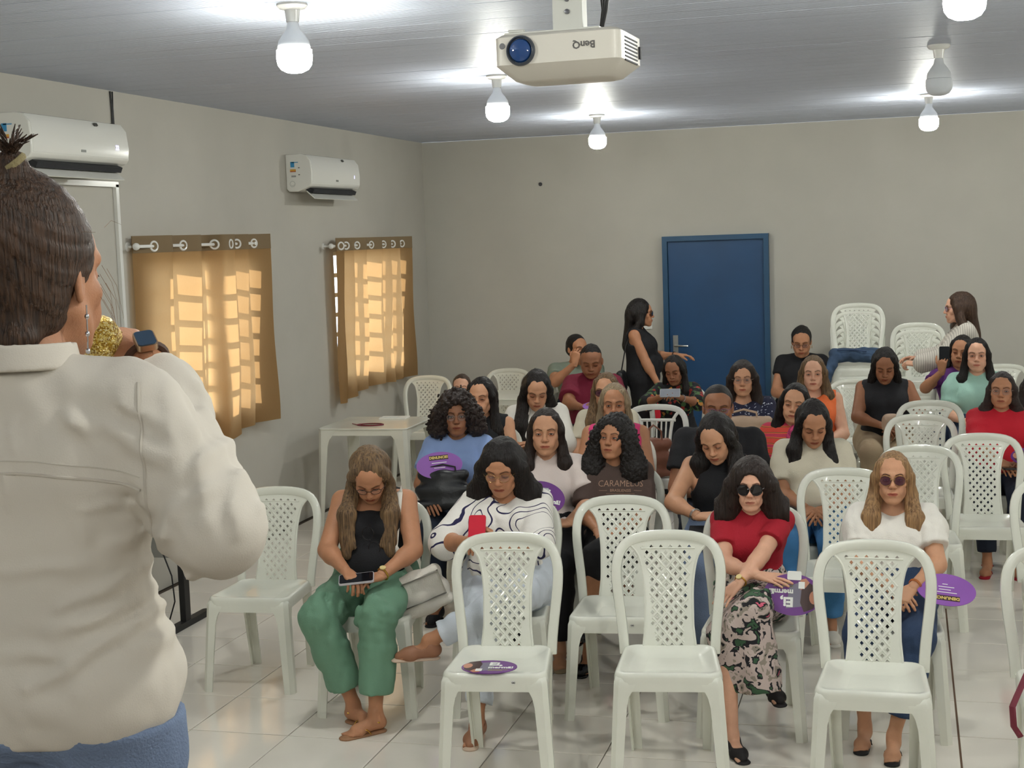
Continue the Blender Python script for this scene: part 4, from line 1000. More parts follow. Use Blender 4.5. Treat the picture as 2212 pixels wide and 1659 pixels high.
        for dr in (1, -1):      # moulded weave standing proud between the holes
            for c0 in range(-30, 50):
                run = []
                for j in range(1, len(zs)-2):
                    for hf in (0, .5):
                        jj = j+hf; i = c0*2+1+dr*jj+.5; x = (i-nc)*p; z = .405+q*(jj+.5)
                        if abs(x) < min(lwz(z)+.010, hwid(z)-.014) and z < zs[-3]: run.append((x, yb(x, z)-.0046-.0016*math.sin(PI*(jj+c0)*1.0+(PI/2 if dr > 0 else -PI/2)), z))
                        elif len(run) > 2: m.tube(run, .0042, 4, flat=.35, up=(0, 1, 0)); run = []
                        else: run = []
                if len(run) > 2: m.tube(run, .0042, 4, flat=.35, up=(0, 1, 0))
        out.append(('lattice_panel', m))
        m = MB()
        for s in (1, -1): m.tube([(s*hwid(z), yb(hwid(z), z), z) for z in zs], .0062, 6)
        zt = zs[-3]+.006; m.tube([(x, yb(x, zt)-.003, zt) for x in np.linspace(-.105, .105, 9)], .0035, 6); out.append(('splat_rim', m))
    else:
        m = MB()
        for s in (1, -1): m.tube([(s*hwid(z), yb(hwid(z), z), z) for z in np.linspace(.405, .83, 16)], .011, 8)
        m.tube([(x, yb(x, .765), .765) for x in np.linspace(-.13, .13, 9)], .011, 8); m.tube([(x, yb(x, .46), .46) for x in np.linspace(-.1, .1, 9)], .014, 8); out.append(('splat_rim', m))
        for k in range(7):
            x = (k-3)*.0265; m = MB(); m.tube([(x*(1+.25*t), yb(x, .46+.3*t), .46+.3*t) for t in np.linspace(0, 1, 6)], .0062, 6); out.append(('slat', m))
    return out
CH = [(nm, mb.mesh(nm, M_WPL, True)) for nm, mb in chair_parts()]
CHS = [(nm, mb.mesh(nm, M_WPL2, True)) for nm, mb in chair_parts(True)]
chairs = []
def chair(x, y, rz, label, group, z=0, parts=None, dz=0):
    r = empty('plastic_chair', (x, y, z), rz, label, 'chair', group)
    for nm, me in (parts or CH): link(nm, me, r)
    chairs.append(r); return r
G1 = 'empty white lattice-backed plastic chairs'; G2 = 'white plastic chairs people sit on'
def chair_px(px, py, yaw, label, group, zt=.862, y=None, z=0, parts=None):
    """chair whose back top stands at the photograph's pixel"""
    p = at(px, py, 2, zt) if y is None else at(px, py, 1, y)
    c, s = math.cos(yaw), math.sin(yaw); off = .275
    return chair(p[0]+off*s, p[1]-off*c, yaw, label, group, z, parts)
c2 = chair_px(1095, 1155, .13, 'empty front white chair with a round purple card on its seat', G1)
c3 = chair_px(1442, 1151, .14, 'empty white chair in the very front, between the purple-card chair and the floral-skirted woman', G1)
c4 = chair_px(1888, 1172, .0, 'empty white chair in the very front, before the blonde woman in tinted sunglasses', G1)
c1 = chair_px(602, 1056, .06, 'empty white chair standing alone at the left, beside the speaker\'s elbow', G1)
c5 = chair_px(1343, 1075, .10, 'empty white chair before the young woman in the brown lettered tee', G1)
chair_px(1822, 1015, .0, 'empty white chair before the woman in the cream turtleneck, left of the blonde woman', G1)
chair_px(1985, 965, .02, 'empty white chair directly behind the blonde woman in tinted sunglasses', G1)
c8 = chair_px(2120, 935, .04, 'empty white chair before the woman in the red blouse at the right', G1, y=8.33)
chair_px(1988, 898, .0, 'empty white chair right of the sleeveless woman, the lower of the two in a row', G1)
chair_px(2008, 868, .0, 'empty white chair right of the sleeveless woman, the farther of the two in a row', G1)
chair_px(2290, 1040, .05, 'white chair cut by the right edge of the picture, the farther of two', G1, y=6.9)
c12 = chair_px(2298, 1188, .06, 'white chair cut by the picture\'s right edge, the nearer one with a dark red bag', G1, y=5.45)
chair_px(1848, 812, -.02, 'empty white chair between the orange-bloused and the black sleeveless woman', G1, y=11.3)
cs = chair_px(1418, 868, .03, 'white chair with vertical slats in its back and a brown handbag on the seat', None, y=9.72, parts=CHS)
chair_px(925, 812, .05, 'empty white chair behind the square table, under the farther curtain', G1, y=11.9)
chair_px(1100, 797, .0, 'empty white chair against the back wall behind the grey plastic table', G1, y=12.5)
chair_px(2165, 775, .0, 'white chair against the back wall right of the woman in the mint shirt', G1, y=12.45)
ORD = ['first', 'second', 'third', 'fourth', 'fifth', 'sixth', 'seventh', 'eighth', 'ninth']
for k in range(9): chair(-.405+.002*(k % 3), 12.12-.012*(8-k)*.4, .0+.01*(k % 2), 'white plastic chair in the taller stack by the back wall, a denim jacket on top' if k == 8 else '%s white chair from the bottom in the taller stack by the back wall' % ORD[k], 'chairs of the taller stack', z=.066*k)
for k in range(7): chair(.078+.002*(k % 3), 12.05-.012*(6-k)*.4, -.01, 'white plastic chair on top of the lower stack by the back wall' if k == 6 else '%s white chair from the bottom in the lower stack by the back wall' % ORD[k], 'chairs of the lower stack', z=.060*k)
# seat stickers
for c in (c2, c5):
    m = MB(); m.box((.075, -.2075, .408), (.014, .0012, .013)); o = m.build('seat_sticker', M_WPL2, c); m = MB(); m.ring((.0725, -.2085, .408), .0028, .0008, (0, 1, 0), 8, 4); m.ring((.079, -.2085, .408), .0028, .0008, (0, 1, 0), 8, 4); m.build('sticker_mark', M_BLACK, o)
# ---- plastic tables
def table(x, y, rz, label, s=.68, hgt=.715):
    r = empty('plastic_table', (x, y, 0), rz, label, 'table', 'white plastic tables')
    m = MB(); m.rbox((0, 0, hgt-.006), (s, s, .012), .045, 6); m.build('tabletop', M_WPL, r, True, bevel=.003)
    m = MB()
    for a in range(4):
        R = Rz(a*PI/2); m.box(R@V([0, -s/2+.012, hgt-.032]), (s-.10, .008, .042), R)
    m.build('apron', M_WPL, r)
    for sx in (1, -1):
        for sy in (1, -1):
            m = MB(); v = []; k = 6
            for z, wd, o in ((hgt-.012, .13, 0), (hgt-.05, .115, .001), (hgt-.085, .088, .002), (hgt-.13, .076, .004), (.35, .062, .012), (0, .046, .024)):
                q = s/2-.004+o; t = .010; v += [(sx*a, sy*b, z) for a, b in ((q-wd, q), (q-.025, q), (q, q-.025), (q, q-wd), (q-t, q-wd), (q-wd, q-t))]
            f = [(j*k+i, j*k+(i+1) % k, (j+1)*k+(i+1) % k, (j+1)*k+i) for j in range(5) for i in range(k)]+[tuple(range(k)), tuple(range(5*k, 6*k))]
            m.add(v, f); m.build('leg', M_WPL, r, True)
    return r
table(-3.80, 9.96, .02, 'white square plastic table against the left wall, below the farther curtain')
table(-3.24, 11.77, .0, 'greyish white plastic table near the back wall, behind the women on the left')
p = at(852, 902, 2, .72); m = MB(); m.rbox((0, 0, .004), (.21, .15, .008), .006, 3, None); tag(m.build('papers', mat('paper', (232, 230, 222), .7), None, False, (p[0], p[1]+.0, .7155), .1), 'white paper pad lying on the far side of the square table', 'paper')
m = MB(); m.tube([(-.07, 0, .010), (.07, .01, .010)], .0045, 8); tag(m.build('pen', M_WPL2, None, True, (p[0]-.03, p[1]-.04, .7155), .1), 'white pen lying on the paper pad', 'pen')
M_RED2 = mat('red_cord', (120, 40, 55), .6)
p = at(800, 917, 2, .72); m = MB(); m.ring((0, 0, .004), .10, .004, (0, 0, 1), 28, 6, sx=1.0, sy=.62); m.ring((.01, 0, .007), .085, .003, (0, 0, 1), 28, 6, sx=1.0, sy=.6); m.tube([(-.1, -.01, .004), (-.16, .05, .004)], .003, 6)
tag(m.build('lanyard', M_RED2, None, True, (p[0], p[1], .7155)), 'thin dark red lanyard coiled on the square table', 'lanyard')
p = at(787, 926, 1, 9.615); m = MB(); m.tube([(-.03, 0, 0), (-.015, 0, .006), (0, 0, 0), (.012, 0, .008), (.02, 0, .0), (.03, 0, .004)], .0018, 5); o = m.build('pen_scribble', M_BLACK, None, True, (p[0], 9.604, p[2]-.004)); 
o.parent = bpy.data.objects['plastic_table']; o.matrix_parent_inverse = Matrix.Translation((-3.80, -9.96, 0))
# ---- black T-foot desk behind the speaker
f0 = at(402, 1345, 2, .02); dk = empty('desk', (f0[0]-.225, f0[1], 0), .0, 'desk with black steel T-shaped feet, mostly hidden behind the speaker', 'desk')
for sx in (1, -1):
    m = MB(); m.box((sx*.225, 0, .36), (.035, .06, .66)); m.build('leg', M_BLACK, dk, bevel=.003)
    m = MB(); m.rbox((sx*.225, .0, .018), (.045, .50, .034), .02, 4); m.build('foot', M_BLACK, dk)
m = MB(); m.box((0, .12, .5), (.42, .018, .3)); m.build('modesty_panel', mat('desk_grey', (150, 150, 146), .6), dk)
m = MB(); m.rbox((0, 0, .705), (.56, .55, .025), .01, 3); m.build('desktop', mat('desk_top', (190, 186, 176), .5), dk)
m = MB(); m.tube([(f0[0]-.10, f0[1]-.08, .5), (f0[0]-.02, f0[1]-.09, .30), (f0[0]-.01, f0[1]-.09, .16), (f0[0]-.05, f0[1]-.09, .05), (f0[0]-.10, f0[1]-.1, .008), (f0[0]+.0, f0[1]-.11, .006), (f0[0]+.02, f0[1]-.15, .006)], .004, 6)
tag(m.build('power_cord', M_BLACK, None, True), 'thin black cord looping beside the desk foot on the floor', 'cable')
# ------------------------------------------------------------------ patterned cloth
def ramp_mat(name, stops, tex='noise', scale=8., st=(1, 1, 1), rough=.85, const=True, dist=0., bump=.25, bs=220., detail=2., band='Z', thr2=None):
    m = mat(name, (128, 128, 128), rough, bump=bump, bscale=bs); nt = m.node_tree; N = nt.nodes.new; L = nt.links.new; b = nt.nodes['Principled BSDF']
    tc = N('ShaderNodeTexCoord'); mp = N('ShaderNodeMapping'); mp.inputs['Scale'].default_value = st; L(tc.outputs['Object'], mp.inputs[0]); vec = mp.outputs[0]
    if dist:
        nz = N('ShaderNodeTexNoise'); nz.inputs['Scale'].default_value = scale*.7; L(vec, nz.inputs['Vector']); ad = N('ShaderNodeVectorMath'); ad.operation = 'MULTIPLY_ADD'; ad.inputs[1].default_value = (dist,)*3
        L(nz.outputs['Color'], ad.inputs[0]); L(vec, ad.inputs[2]); vec = ad.outputs[0]
    if tex == 'noise': t = N('ShaderNodeTexNoise'); t.inputs['Detail'].default_value = detail; o = t.outputs['Fac']
    elif tex == 'vor': t = N('ShaderNodeTexVoronoi'); o = t.outputs['Distance']
    elif tex == 'vcol': t = N('ShaderNodeTexVoronoi'); sp_ = N('ShaderNodeSeparateColor'); L(t.outputs['Color'], sp_.inputs[0]); o = sp_.outputs[0]
    else: t = N('ShaderNodeTexWave'); t.bands_direction = band; o = t.outputs['Fac']; t.inputs['Distortion'].default_value = 1.0; t.inputs['Detail Scale'].default_value = .5
    t.inputs['Scale'].default_value = scale; L(vec, t.inputs['Vector']); rp = N('ShaderNodeValToRGB'); cr = rp.color_ramp; cr.interpolation = 'CONSTANT' if const else 'LINEAR'
    while len(cr.elements) < len(stops): cr.elements.new(.5)
    for e, (p_, c) in zip(cr.elements, stops): e.position = p_; e.color = (*rgb(*c), 1)
    L(o, rp.inputs[0]); L(rp.outputs[0], b.inputs['Base Color']); return m
CL = lambda n, c, r=.85, **k: mat('cloth_'+n, c, r, **{**dict(bump=.25, bscale=240, var=.06, vscale=6), **k})
C_BLACK = CL('black', (20, 20, 24)); C_BLACK2 = CL('black_soft', (28, 28, 32)); C_WHITE = CL('white', (226, 222, 214)); C_CREAM = CL('cream', (206, 198, 178)); C_RED = CL('red', (158, 20, 38)); C_RED2 = CL('bright_red', (190, 26, 44)); C_MINT = CL('mint', (160, 200, 186)); C_BLUE = CL('light_blue', (140, 164, 212)); C_BROWN = CL('brown', (78, 62, 56)); C_PINK = CL('pink', (214, 62, 120)); C_WINE = CL('wine', (112, 20, 46)); C_GREEN = CL('green', (104, 142, 118), .8); C_ORANGE = CL('orange', (236, 116, 62)); C_PURP = CL('purple', (92, 44, 112)); C_SAGE = CL('sage', (122, 132, 118)); C_BEIGE = CL('beige', (168, 148, 120)); C_PINKW = CL('pinkish_white', (222, 208, 202))
D_JEAN = CL('denim', (48, 66, 96), .9, var=.22, vscale=9); D_LIGHT = CL('pale_denim', (202, 209, 219), .9, var=.08, vscale=10); D_BLUE = CL('blue_denim', (70, 126, 178), .9, var=.12, vscale=8); D_NAVY = CL('navy', (24, 32, 48), .9); D_SPK = CL('washed_denim', (112, 128, 156), .9, var=.12, vscale=7, bump=.4)
PT_LINE = ramp_mat('line_print_blouse', [(0, (228, 224, 218)), (.405, (34, 30, 70)), (.425, (228, 224, 218)), (.515, (34, 30, 70)), (.533, (228, 224, 218)), (.62, (34, 30, 70)), (.632, (228, 224, 218))], 'noise', 6.5, dist=.10, detail=0)
PT_FLOR = ramp_mat('floral_skirt', [(0, (24, 22, 28)), (.30, (60, 92, 66)), (.40, (30, 28, 34)), (.46, (196, 178, 172)), (.56, (150, 140, 128)), (.62, (30, 30, 34)), (.70, (206, 96, 120)), (.78, (214, 204, 196))], 'noise', 13, dist=.25, detail=3, st=(1, 1, 1))
PT_RF = ramp_mat('dark_floral_blouse', [(0, (20, 20, 24)), (.55, (20, 20, 24)), (.66, (150, 50, 46)), (.74, (196, 140, 70)), (.80, (70, 100, 60))], 'vcol', 34)
PT_NW = ramp_mat('speckled_navy_blouse', [(0, (196, 200, 212)), (.20, (34, 36, 62)), (.30, (30, 32, 56))], 'vor', 46, dist=.05)
PT_STR = ramp_mat('striped_cardigan', [(0, (214, 78, 62)), (.42, (92, 92, 58)), (.58, (226, 110, 60)), (.80, (200, 60, 90))], 'wave', 5.6, dist=.0, band='Z')
PT_RIB = ramp_mat('ribbed_knit', [(0, (176, 170, 160)), (1, (214, 208, 198))], 'wave', 20, const=False, band='Y'); PT_RIB.node_tree.nodes
H_BLACK = hair_mat('black', (24, 19, 18)); H_DARK = hair_mat('dark_brown', (38, 28, 24)); H_BROWN = hair_mat('brown', (66, 48, 36)); H_BLOND = hair_mat('blond_highlights', (96, 70, 48), (176, 138, 96)); H_HON = hair_mat('honey_highlights', (58, 44, 34), (136, 108, 76)); H_ASH = hair_mat('ash_blond', (104, 88, 70), (168, 148, 118)); H_LBR = hair_mat('light_brown', (112, 80, 56), (158, 118, 84)); H_CURL = mat('hair_curly_black', (24, 19, 18), .55, bump=.6, bscale=160, var=.4, vscale=90); H_CURLB = mat('hair_curly_brown', (40, 28, 24), .55, bump=.6, bscale=160, var=.5, vscale=70)
LENS_D = mat('dark_lens', (18, 14, 18), .08, coat=.5); LENS_P = mat('plum_lens', (70, 34, 52), .08, alpha=.86, coat=.5); LENS_C = mat('clear_lens', (200, 205, 210), .05, alpha=.08)
FR_G = mat('gold_frame', (190, 150, 100), .25, .9); FR_C = mat('clear_frame', (150, 128, 116), .25); FR_D = mat('dark_frame', (30, 24, 26), .25)
gold = mat('gold', (214, 170, 80), .25, 1.); steel = mat('silver', (210, 210, 215), .2, 1.)
TAG2 = 'seated audience'
SHORT = iter(['woman in green trousers', 'woman in the line-drawn blouse', 'elderly woman in red', 'blonde woman in tinted sunglasses', 'woman with the curly mane', 'woman in the white puff-sleeved blouse', 'young woman in the brown lettered tee', 'woman in the halter top', 'woman in the cream mock-neck top', 'woman in the pink top', 'sunglassed woman behind the pink top', 'broad man in the black tee', 'woman in the striped cardigan', 'woman in the white collared shirt', 'sleeveless woman behind the curly mane', 'person whose forehead alone shows', 'person in the wine red shirt', 'man in the sage tee', 'woman in the dark floral blouse', 'woman in the speckled navy blouse', 'woman in the orange top', 'woman in the black tee by the back wall', 'woman in beige trousers', 'woman in the mint shirt', 'woman in the purple top', 'woman in the red blouse', 'plum-topped woman at the right edge'])
def seat(label, px, py, Y, sp, rz=None, ch=True, chl=None):
    """a seated person whose hair top stands at the photograph's pixel, in depth Y, with the chair under them"""
    H = at(px, py, 1, Y); sp['top'] = float(H[2]); tc_ = math.atan2(-H[0], H[1])
    if rz is None: rz = tc_*.45
    hd = sp.get('head', (0, 0, 0)); sp['head'] = ((tc_-rz)*sp.get('look', .85)+hd[0], hd[1], hd[2]); sp.setdefault('h', .009 if Y < 6.6 else .0105 if Y < 8.6 else .0125)
    sp.setdefault('group', TAG2)
    if 'lipc' in sp: sp['lips'] = sp['lipc']
    g = skeleton({**sp}); hx, hy = g.hc[0]*.93, g.hc[1]*.93+.01; c, s = math.cos(rz), math.sin(rz)
    loc = (H[0]-(c*hx-s*hy), Y-(s*hx+c*hy), 0)
    f = person(label, loc, rz, sp)
    chair(loc[0], loc[1], rz, 'white plastic chair under the '+next(SHORT), G2)
    return f
def wl(f, p):
    """canonical figure point -> world"""
    q = xf(f, V(p, ).astype(float)); return V(f.loc)+Rz(f.rz)@q
def wR(f, R): return Rz(f.rz)@R
def held(f, s, off=(0, -.095, -.025)): return f.wr[s]+f.hm[s][0]@(V(off)*V([-1 if s < 0 else 1, 1, 1]))
# ------------------------------------------------------------------ held things
M_FAN = mat('fan_purple', (104, 46, 128), .4, coat=.2); M_FAN2 = mat('fan_purple_light', (140, 84, 170), .45); M_FW = mat('fan_white', (236, 236, 232), .5); M_FG = mat('fan_grey', (120, 116, 132), .5); M_FB = mat('fan_brown', (70, 52, 50), .5); M_FS = mat('fan_skin', (188, 130, 104), .5); M_FY = mat('fan_olive', (160, 158, 90), .5); M_FD = mat('fan_dark', (60, 34, 36), .5); M_FYL = mat('fan_yellow', (222, 196, 110), .5)
def fan(c, R, label, side='ei', rx=.112, ry=.082):
    """oval cardboard fan in its local xy plane, print on +z"""
    o = empty('hand_fan', tuple(c), 0, label, 'hand fan', 'purple oval cardboard fans'); o.matrix_world = m4(R, c)
    def oval(n=40, k=1.): return [(rx*k*math.cos(2*PI*i/n), ry*k*math.sin(2*PI*i/n)) for i in range(n)]
    m = MB(); m.prism(oval(), -.0012, .0012); m.build('card', M_FAN2 if side == 'den' else M_FAN, o)
    def flat(name, pts, mt, z=.0015, par=None): m = MB(); m.prism(pts, z-.0006, z); return m.build(name, mt, par or o)
    T = lambda x, y, z=.0022: m4(np.eye(3), (x, y, z))
    if side == 'ei':
        flat('print_grey_patch', [(-.035, .045), (.025, .055), (.012, -.035), (-.04, -.055), (-.06, -.01)], M_FG)
        flat('print_hair', [(-.098, .02), (-.08, .052), (-.045, .066), (-.03, .03), (-.035, -.03), (-.06, -.052), (-.09, -.032)], M_FB, .0018)
        flat('print_face', [(-.082+.022*math.cos(a)*.8, .008+.026*math.sin(a)) for a in np.linspace(0, 2*PI, 16)[:-1]], M_FS, .0022)
        flat('print_shoulder', [(-.05, -.03), (-.03, -.02), (-.028, -.06), (-.05, -.066), (-.065, -.05)], M_FS, .0022)
        flat('white_label', [(-.046, -.025), (-.022, -.025), (-.022, -.052), (-.046, -.052)], M_FW, .0026)
        text_mesh('lettering', 'Ei,', .050, M_FW, o, T(.022, .028), .0022, sx=1.1); text_mesh('lettering', 'mermã!', .029, M_FW, o, T(.045, -.010), .0012, sx=1.05)
        for k in range(2): flat('print_line', [(.0, -.030-.010*k), (.075-.02*k, -.030-.010*k), (.075-.02*k, -.034-.010*k), (.0, -.034-.010*k)], M_FY)
    else:
        flat('print_box', [(-.052, .030), (.052, .030), (.052, .056), (-.052, .056)], M_FD); text_mesh('lettering', 'DENUNCIE!', .0195, M_FYL, o, T(0, .043), .0008, sx=1.0)
        for k, wd in enumerate((.08, .055, .06, .03)): flat('print_line', [(-wd/2+.01*(k % 2), .016-.014*k), (wd/2, .016-.014*k), (wd/2, .0125-.014*k), (-wd/2+.01*(k % 2), .0125-.014*k)], M_FW)
    return o
def phone(c, R, label, col=(30, 30, 34), case=None, sz=(.072, .148), grp='mobile phones in hands', scr=None):
    o = empty('mobile_phone', tuple(c), 0, label, 'phone', grp); o.matrix_world = m4(R, c)
    cm = mat('phone_%d_%d_%d' % col, col, .3, coat=.3)
    m = MB(); m.rbox((0, 0, 0), (sz[0], sz[1], .009), .010, 4); m.build('case', cm, o, True)
    m = MB(); m.rbox((0, 0, .0048), (sz[0]-.006, sz[1]-.006, .0012), .008, 4); m.build('screen', scr or mat('phone_screen', (16, 18, 24), .06), o)
    m = MB(); m.rbox((-sz[0]*.22, sz[1]*.34, -.0052), (.026, .028, .0022), .006, 3); m.build('camera_module', M_BLACK, o)
    return o
def bag(c, R, w, h, d, m, label, handles=True, flap=False, strap=None, name='handbag', slump=.15, hw=None):
    """soft handbag: rounded, wider at the bottom, standing on its local z=0"""
    o = empty(name, tuple(c), 0, label, 'bag', None); o.matrix_world = m4(R, c)
    F = Field((-w*.62, -d*.8, -.02), (w*.62, d*.8, h+.04), max(.004, w/50)); k = min(w, h)*.10
    for z in (0, .5, 1):
        ww = (w/2-k)*(1-slump*z); dd = (d/2-k)*(1-.75*z*.8)
        for sx in (1, -1):
            for sy in (1, -1): F.cone((-ww if sx < 0 else ww, sy*max(dd, .004), k+z*(h-2*k)), (0, sy*max(dd, .004), k+z*(h-2*k)-.01*z), k, k, .05)
    F.ell((0, 0, h*.42), (w*.42, d*.42, h*.42), .03); n = snoise(int(w*997), 45, 5); F.disp(lambda P: -np.abs(n(P))*.006, .012)
    v, q = F.mesh(); v = relax(v, q, 2); link('bag_body', mesh_np('bag_body', v, q, [m]), o)
    if handles:
        for sy in (1, -1):
            hb = MB(); x = w*.22; hh = h*.45 if hw is None else hw; hb.tube([(-x, sy*d*.22, h*.82), (-x*.9, sy*d*.18, h+hh*.6), (0, sy*d*.14, h+hh), (x*.9, sy*d*.18, h+hh*.6), (x, sy*d*.22, h*.82)], .005, 8); hb.build('handle', m, o, True)
    if flap:
        b = MB(); b.rbox((0, -d*.50, h*.62), (w*.86, .006, h*.62), .02, 4); b.build('flap', m, o, True, bevel=.002); b = MB(); b.lathe([(.010, 0), (.010, .004), (.006, .006)], 14, (0, -d*.52, h*.42), Rx(PI/2)); b.build('clasp', gold, o, True)
    return o
I3 = np.eye(3)
def face_cam(c, up=(0, 0, 1)):
    """rotation whose +z looks from c towards the stage front, y up"""
    z = nrm(CPOS-V(c)); x = nrm(np.cross(up, z)); y = np.cross(z, x); return np.stack([x, y, z], 1)
# ------------------------------------------------------------------ front row
f = seat('seated woman with long highlighted hair, black camisole and green trousers, head bowed over her phone', 797, 966, 5.86, dict(
    w=1.13, lean=.02, skin='tan', head=(-.05, .78, 0), eyes=.05, brow=(.2, .14, .1), bust=1.05, topc=dict(m=C_BLACK, sl=0, neck='low', square=1, amp=.003, hem=.01, name='camisole'), bottom=dict(k='pants', m=C_GREEN, waist=.17, loose=.026, amp=.013, t=1.80, fr=48),
    hair=dict(k='long', m=H_HON, len=.36, front=.75, r=.030, back=True, backlen=.26), hands={-1: dict(p=(-.055, -.27, .665), k='phone', n=(.2, -.2, 1), pole=(-1.2, .5, -.5)), 1: dict(p=(.10, -.26, .640), k='phone', n=(.6, .2, 1), d=(-.8, -.6, -.1), pole=(1.3, .5, -.5))},
    legs={-1: (-.19, -.04, -.30, None, (.75, -.5)), 1: (.10, .09, -.42, None, (-.75, -.6))}, shoes=dict(k='sandal', m=gold, sole=mat('tan_sole', (150, 110, 80), .6)), x=('earrings', ('watch', 1, gold, mat('watch_dial', (230, 210, 150), .2)))), rz=.12)
P1 = f
glasses(f, FR_D, LENS_C, name='glasses')
p = (held(f, -1)+held(f, 1))/2+V([0, -.01, .035]); R = wR(f, Rx(.35)); phone(wl(f, p), R@Rz(PI/2+.2), 'phone with a pale screen edge held by the woman in green trousers', (190, 184, 190))
p = f.up(.02, -.142, .245); g = MB(); c0 = wl(f, p)
for k_, (dx, dz) in enumerate(((-.012, .02), (.014, -.045))): g.ring((dx, 0, dz), .026, .0014, (0, 1, 0), 22, 5, sx=1, sy=1.1)
g.tube([(-.006, 0, -.004), (.006, 0, -.018)], .0014, 5); g.tube([(-.02, .0, .044), (0, .004, .060), (.002, .01, .02)], .0014, 5); o = g.build('spare_glasses', FR_D, None, True, tuple(c0+Rz(f.rz)@V([0, -.012, 0])), f.rz); tag(o, 'folded glasses hooked into the neckline of the black camisole', 'glasses')
m = MB(); A = wl(f, f.sh[1]+V([-.02, -.045, .045])); B = wl(f, f.up(.125, -.135, .20)); Cc = wl(f, f.up(.20, -.10, .05)); D = wl(f, f.up(.22, -.08, -.03)); bk = wl(f, f.sh[1]+V([-.02, .06, .02]))
bg_ = bag(wl(f, V([.275, -.08, .44])), wR(f, Rz(.25)@Ry(-.35)), .24, .17, .075, CL('white_leather', (222, 216, 206), .5), 'white shoulder bag at the side of the woman in green trousers', handles=False, flap=True, name='shoulder_bag')
m.tube([bk, (A+bk)/2+V([0, 0, .02]), A, B, Cc, D], .015, 8, flat=.25, up=(0, -1, .2)); st_ = m.build('strap', MATS['cloth_white_leather'], None, True); st_.parent = bg_; bpy.context.view_layer.update(); st_.matrix_parent_inverse = bg_.matrix_world.inverted()
f = seat('seated woman in glasses and a white blouse with dark line drawings, reading a red phone', 1083, 947, 6.0, dict(
    w=1.3, skin='tan', head=(-.22, .34, 0), eyes=.1, face=(1.08, 1, 1), bust=1.1, topc=dict(m=PT_LINE, sl=1.12, loose=.026, neck='wide', amp=.007, hem=-.02, flare=.025), bottom=dict(k='pants', m=D_LIGHT, t=1.84, loose=.008, amp=.007), hair=dict(k='wavy', m=H_BLACK, len=.22, front=-.1, vol=.016, r=.04, wave=.004, part=.02, open=.008),
    hands={-1: dict(p=(-.13, -.26, .80), k='phone', d=(.7, -.3, .55), n=(-.3, -.2, 1), pole=(-1.2, .3, -.9)), 1: dict(p=(.03, -.29, .78), k='phone', d=(-.9, -.3, .3), n=(.2, .3, 1), pole=(1.3, .3, -.9))},
    legs={-1: (-.02, -.06, -.50, None, (-.05, -1)), 1: (.10, -.29, -.40, .375, (-1, -.25), (.12, -.41, .58))}, shoes=dict(k='loafer', m=mat('tan_leather', (150, 104, 78), .6), sole=mat('pale_sole', (200, 176, 156), .6)), x=('earrings',)), rz=.10)
P2 = f
glasses(f, FR_G, LENS_C, rx=.026, rz=.021)
p = (held(f, -1)+held(f, 1))/2+V([-.015, .0, .05]); phone(wl(f, p), wR(f, Rz(.05)@Rx(1.05)@Rz(PI)), 'bright red cased phone held by the woman in the line-drawn blouse', (190, 24, 48), sz=(.072, .135), scr=mat('phone_red_back', (196, 26, 50), .3))
f = seat('seated elderly woman in big round black sunglasses, red top and long floral skirt', 1622, 985, 5.95, dict(
    w=1.05, skin='fair', age=1., face=(.97, 1, 1.04), lips=(.60, .36, .34), bust=.9, head=(-.06, .05, 0), topc=dict(m=C_RED, sl=.62, neck='round', loose=.016, amp=.003, hem=.04), bottom=dict(k='skirt', m=PT_FLOR, z=.20, r=.085, amp=.010, dx=.04, waist=.17),
    hair=dict(k='wavy', m=H_DARK, len=.205, front=-.05, vol=.022, r=.042, part=.0, open=.008, back=True), hands={-1: dict(p=(.045, -.235, .715), d=(1, -.35, -.12), n=(.2, -.5, 1), k='flat', pole=(-1.3, .2, -.7)), 1: dict(p=(-.045, -.285, .685), d=(-.62, -.55, -.55), n=(-.3, -.6, .8), k='flat', pole=(1.3, .2, -.7))},
    legs={-1: (-.12, -.075, -.46, None, (.45, -1)), 1: (.06, .10, -.12, .16, (.3, -1), (.03, -.42, .60))}, shoes=dict(k='flat', m=mat('black_suede', (28, 24, 26), .7)), x=('earrings', ('watch', 1, gold, mat('watch_dial', (230, 210, 150), .2)))), rz=.04)
P3 = f; glasses(f, FR_D, LENS_D, rx=.029, rz=.027, y=-.108, t=.0022, name='sunglasses')
R = wR(f, np.stack([nrm([-.90, .05, -.28]), nrm(np.cross([0, -.8, .55], [-.90, .05, -.28])), nrm([0, -.8, .55])], 1)); c_ = wl(f, held(f, -1)+V([.075, -.03, -.045]))
z_ = nrm(CPOS-c_+V([0, 0, .6])); x_ = nrm(V([-1., .0, .02])-z_*(V([-1., 0, .02])@z_)); fan(c_, np.stack([x_, np.cross(z_, x_), z_], 1), 'purple oval fan held upside down by the elderly woman over her floral skirt')
m = MB(); m.rbox((0, 0, 0), (.055, .035, .0015), .006, 3); tg = m.build('white_tab', M_FW, None, False); tg['label'] = 'white paper tab'; bpy.context.view_layer.update(); ff = [o for o in bpy.data.objects if o.name.startswith('hand_fan')][-1]; tg.parent = ff; tg.matrix_local = m4(I3, (-.005, -.075, .004))
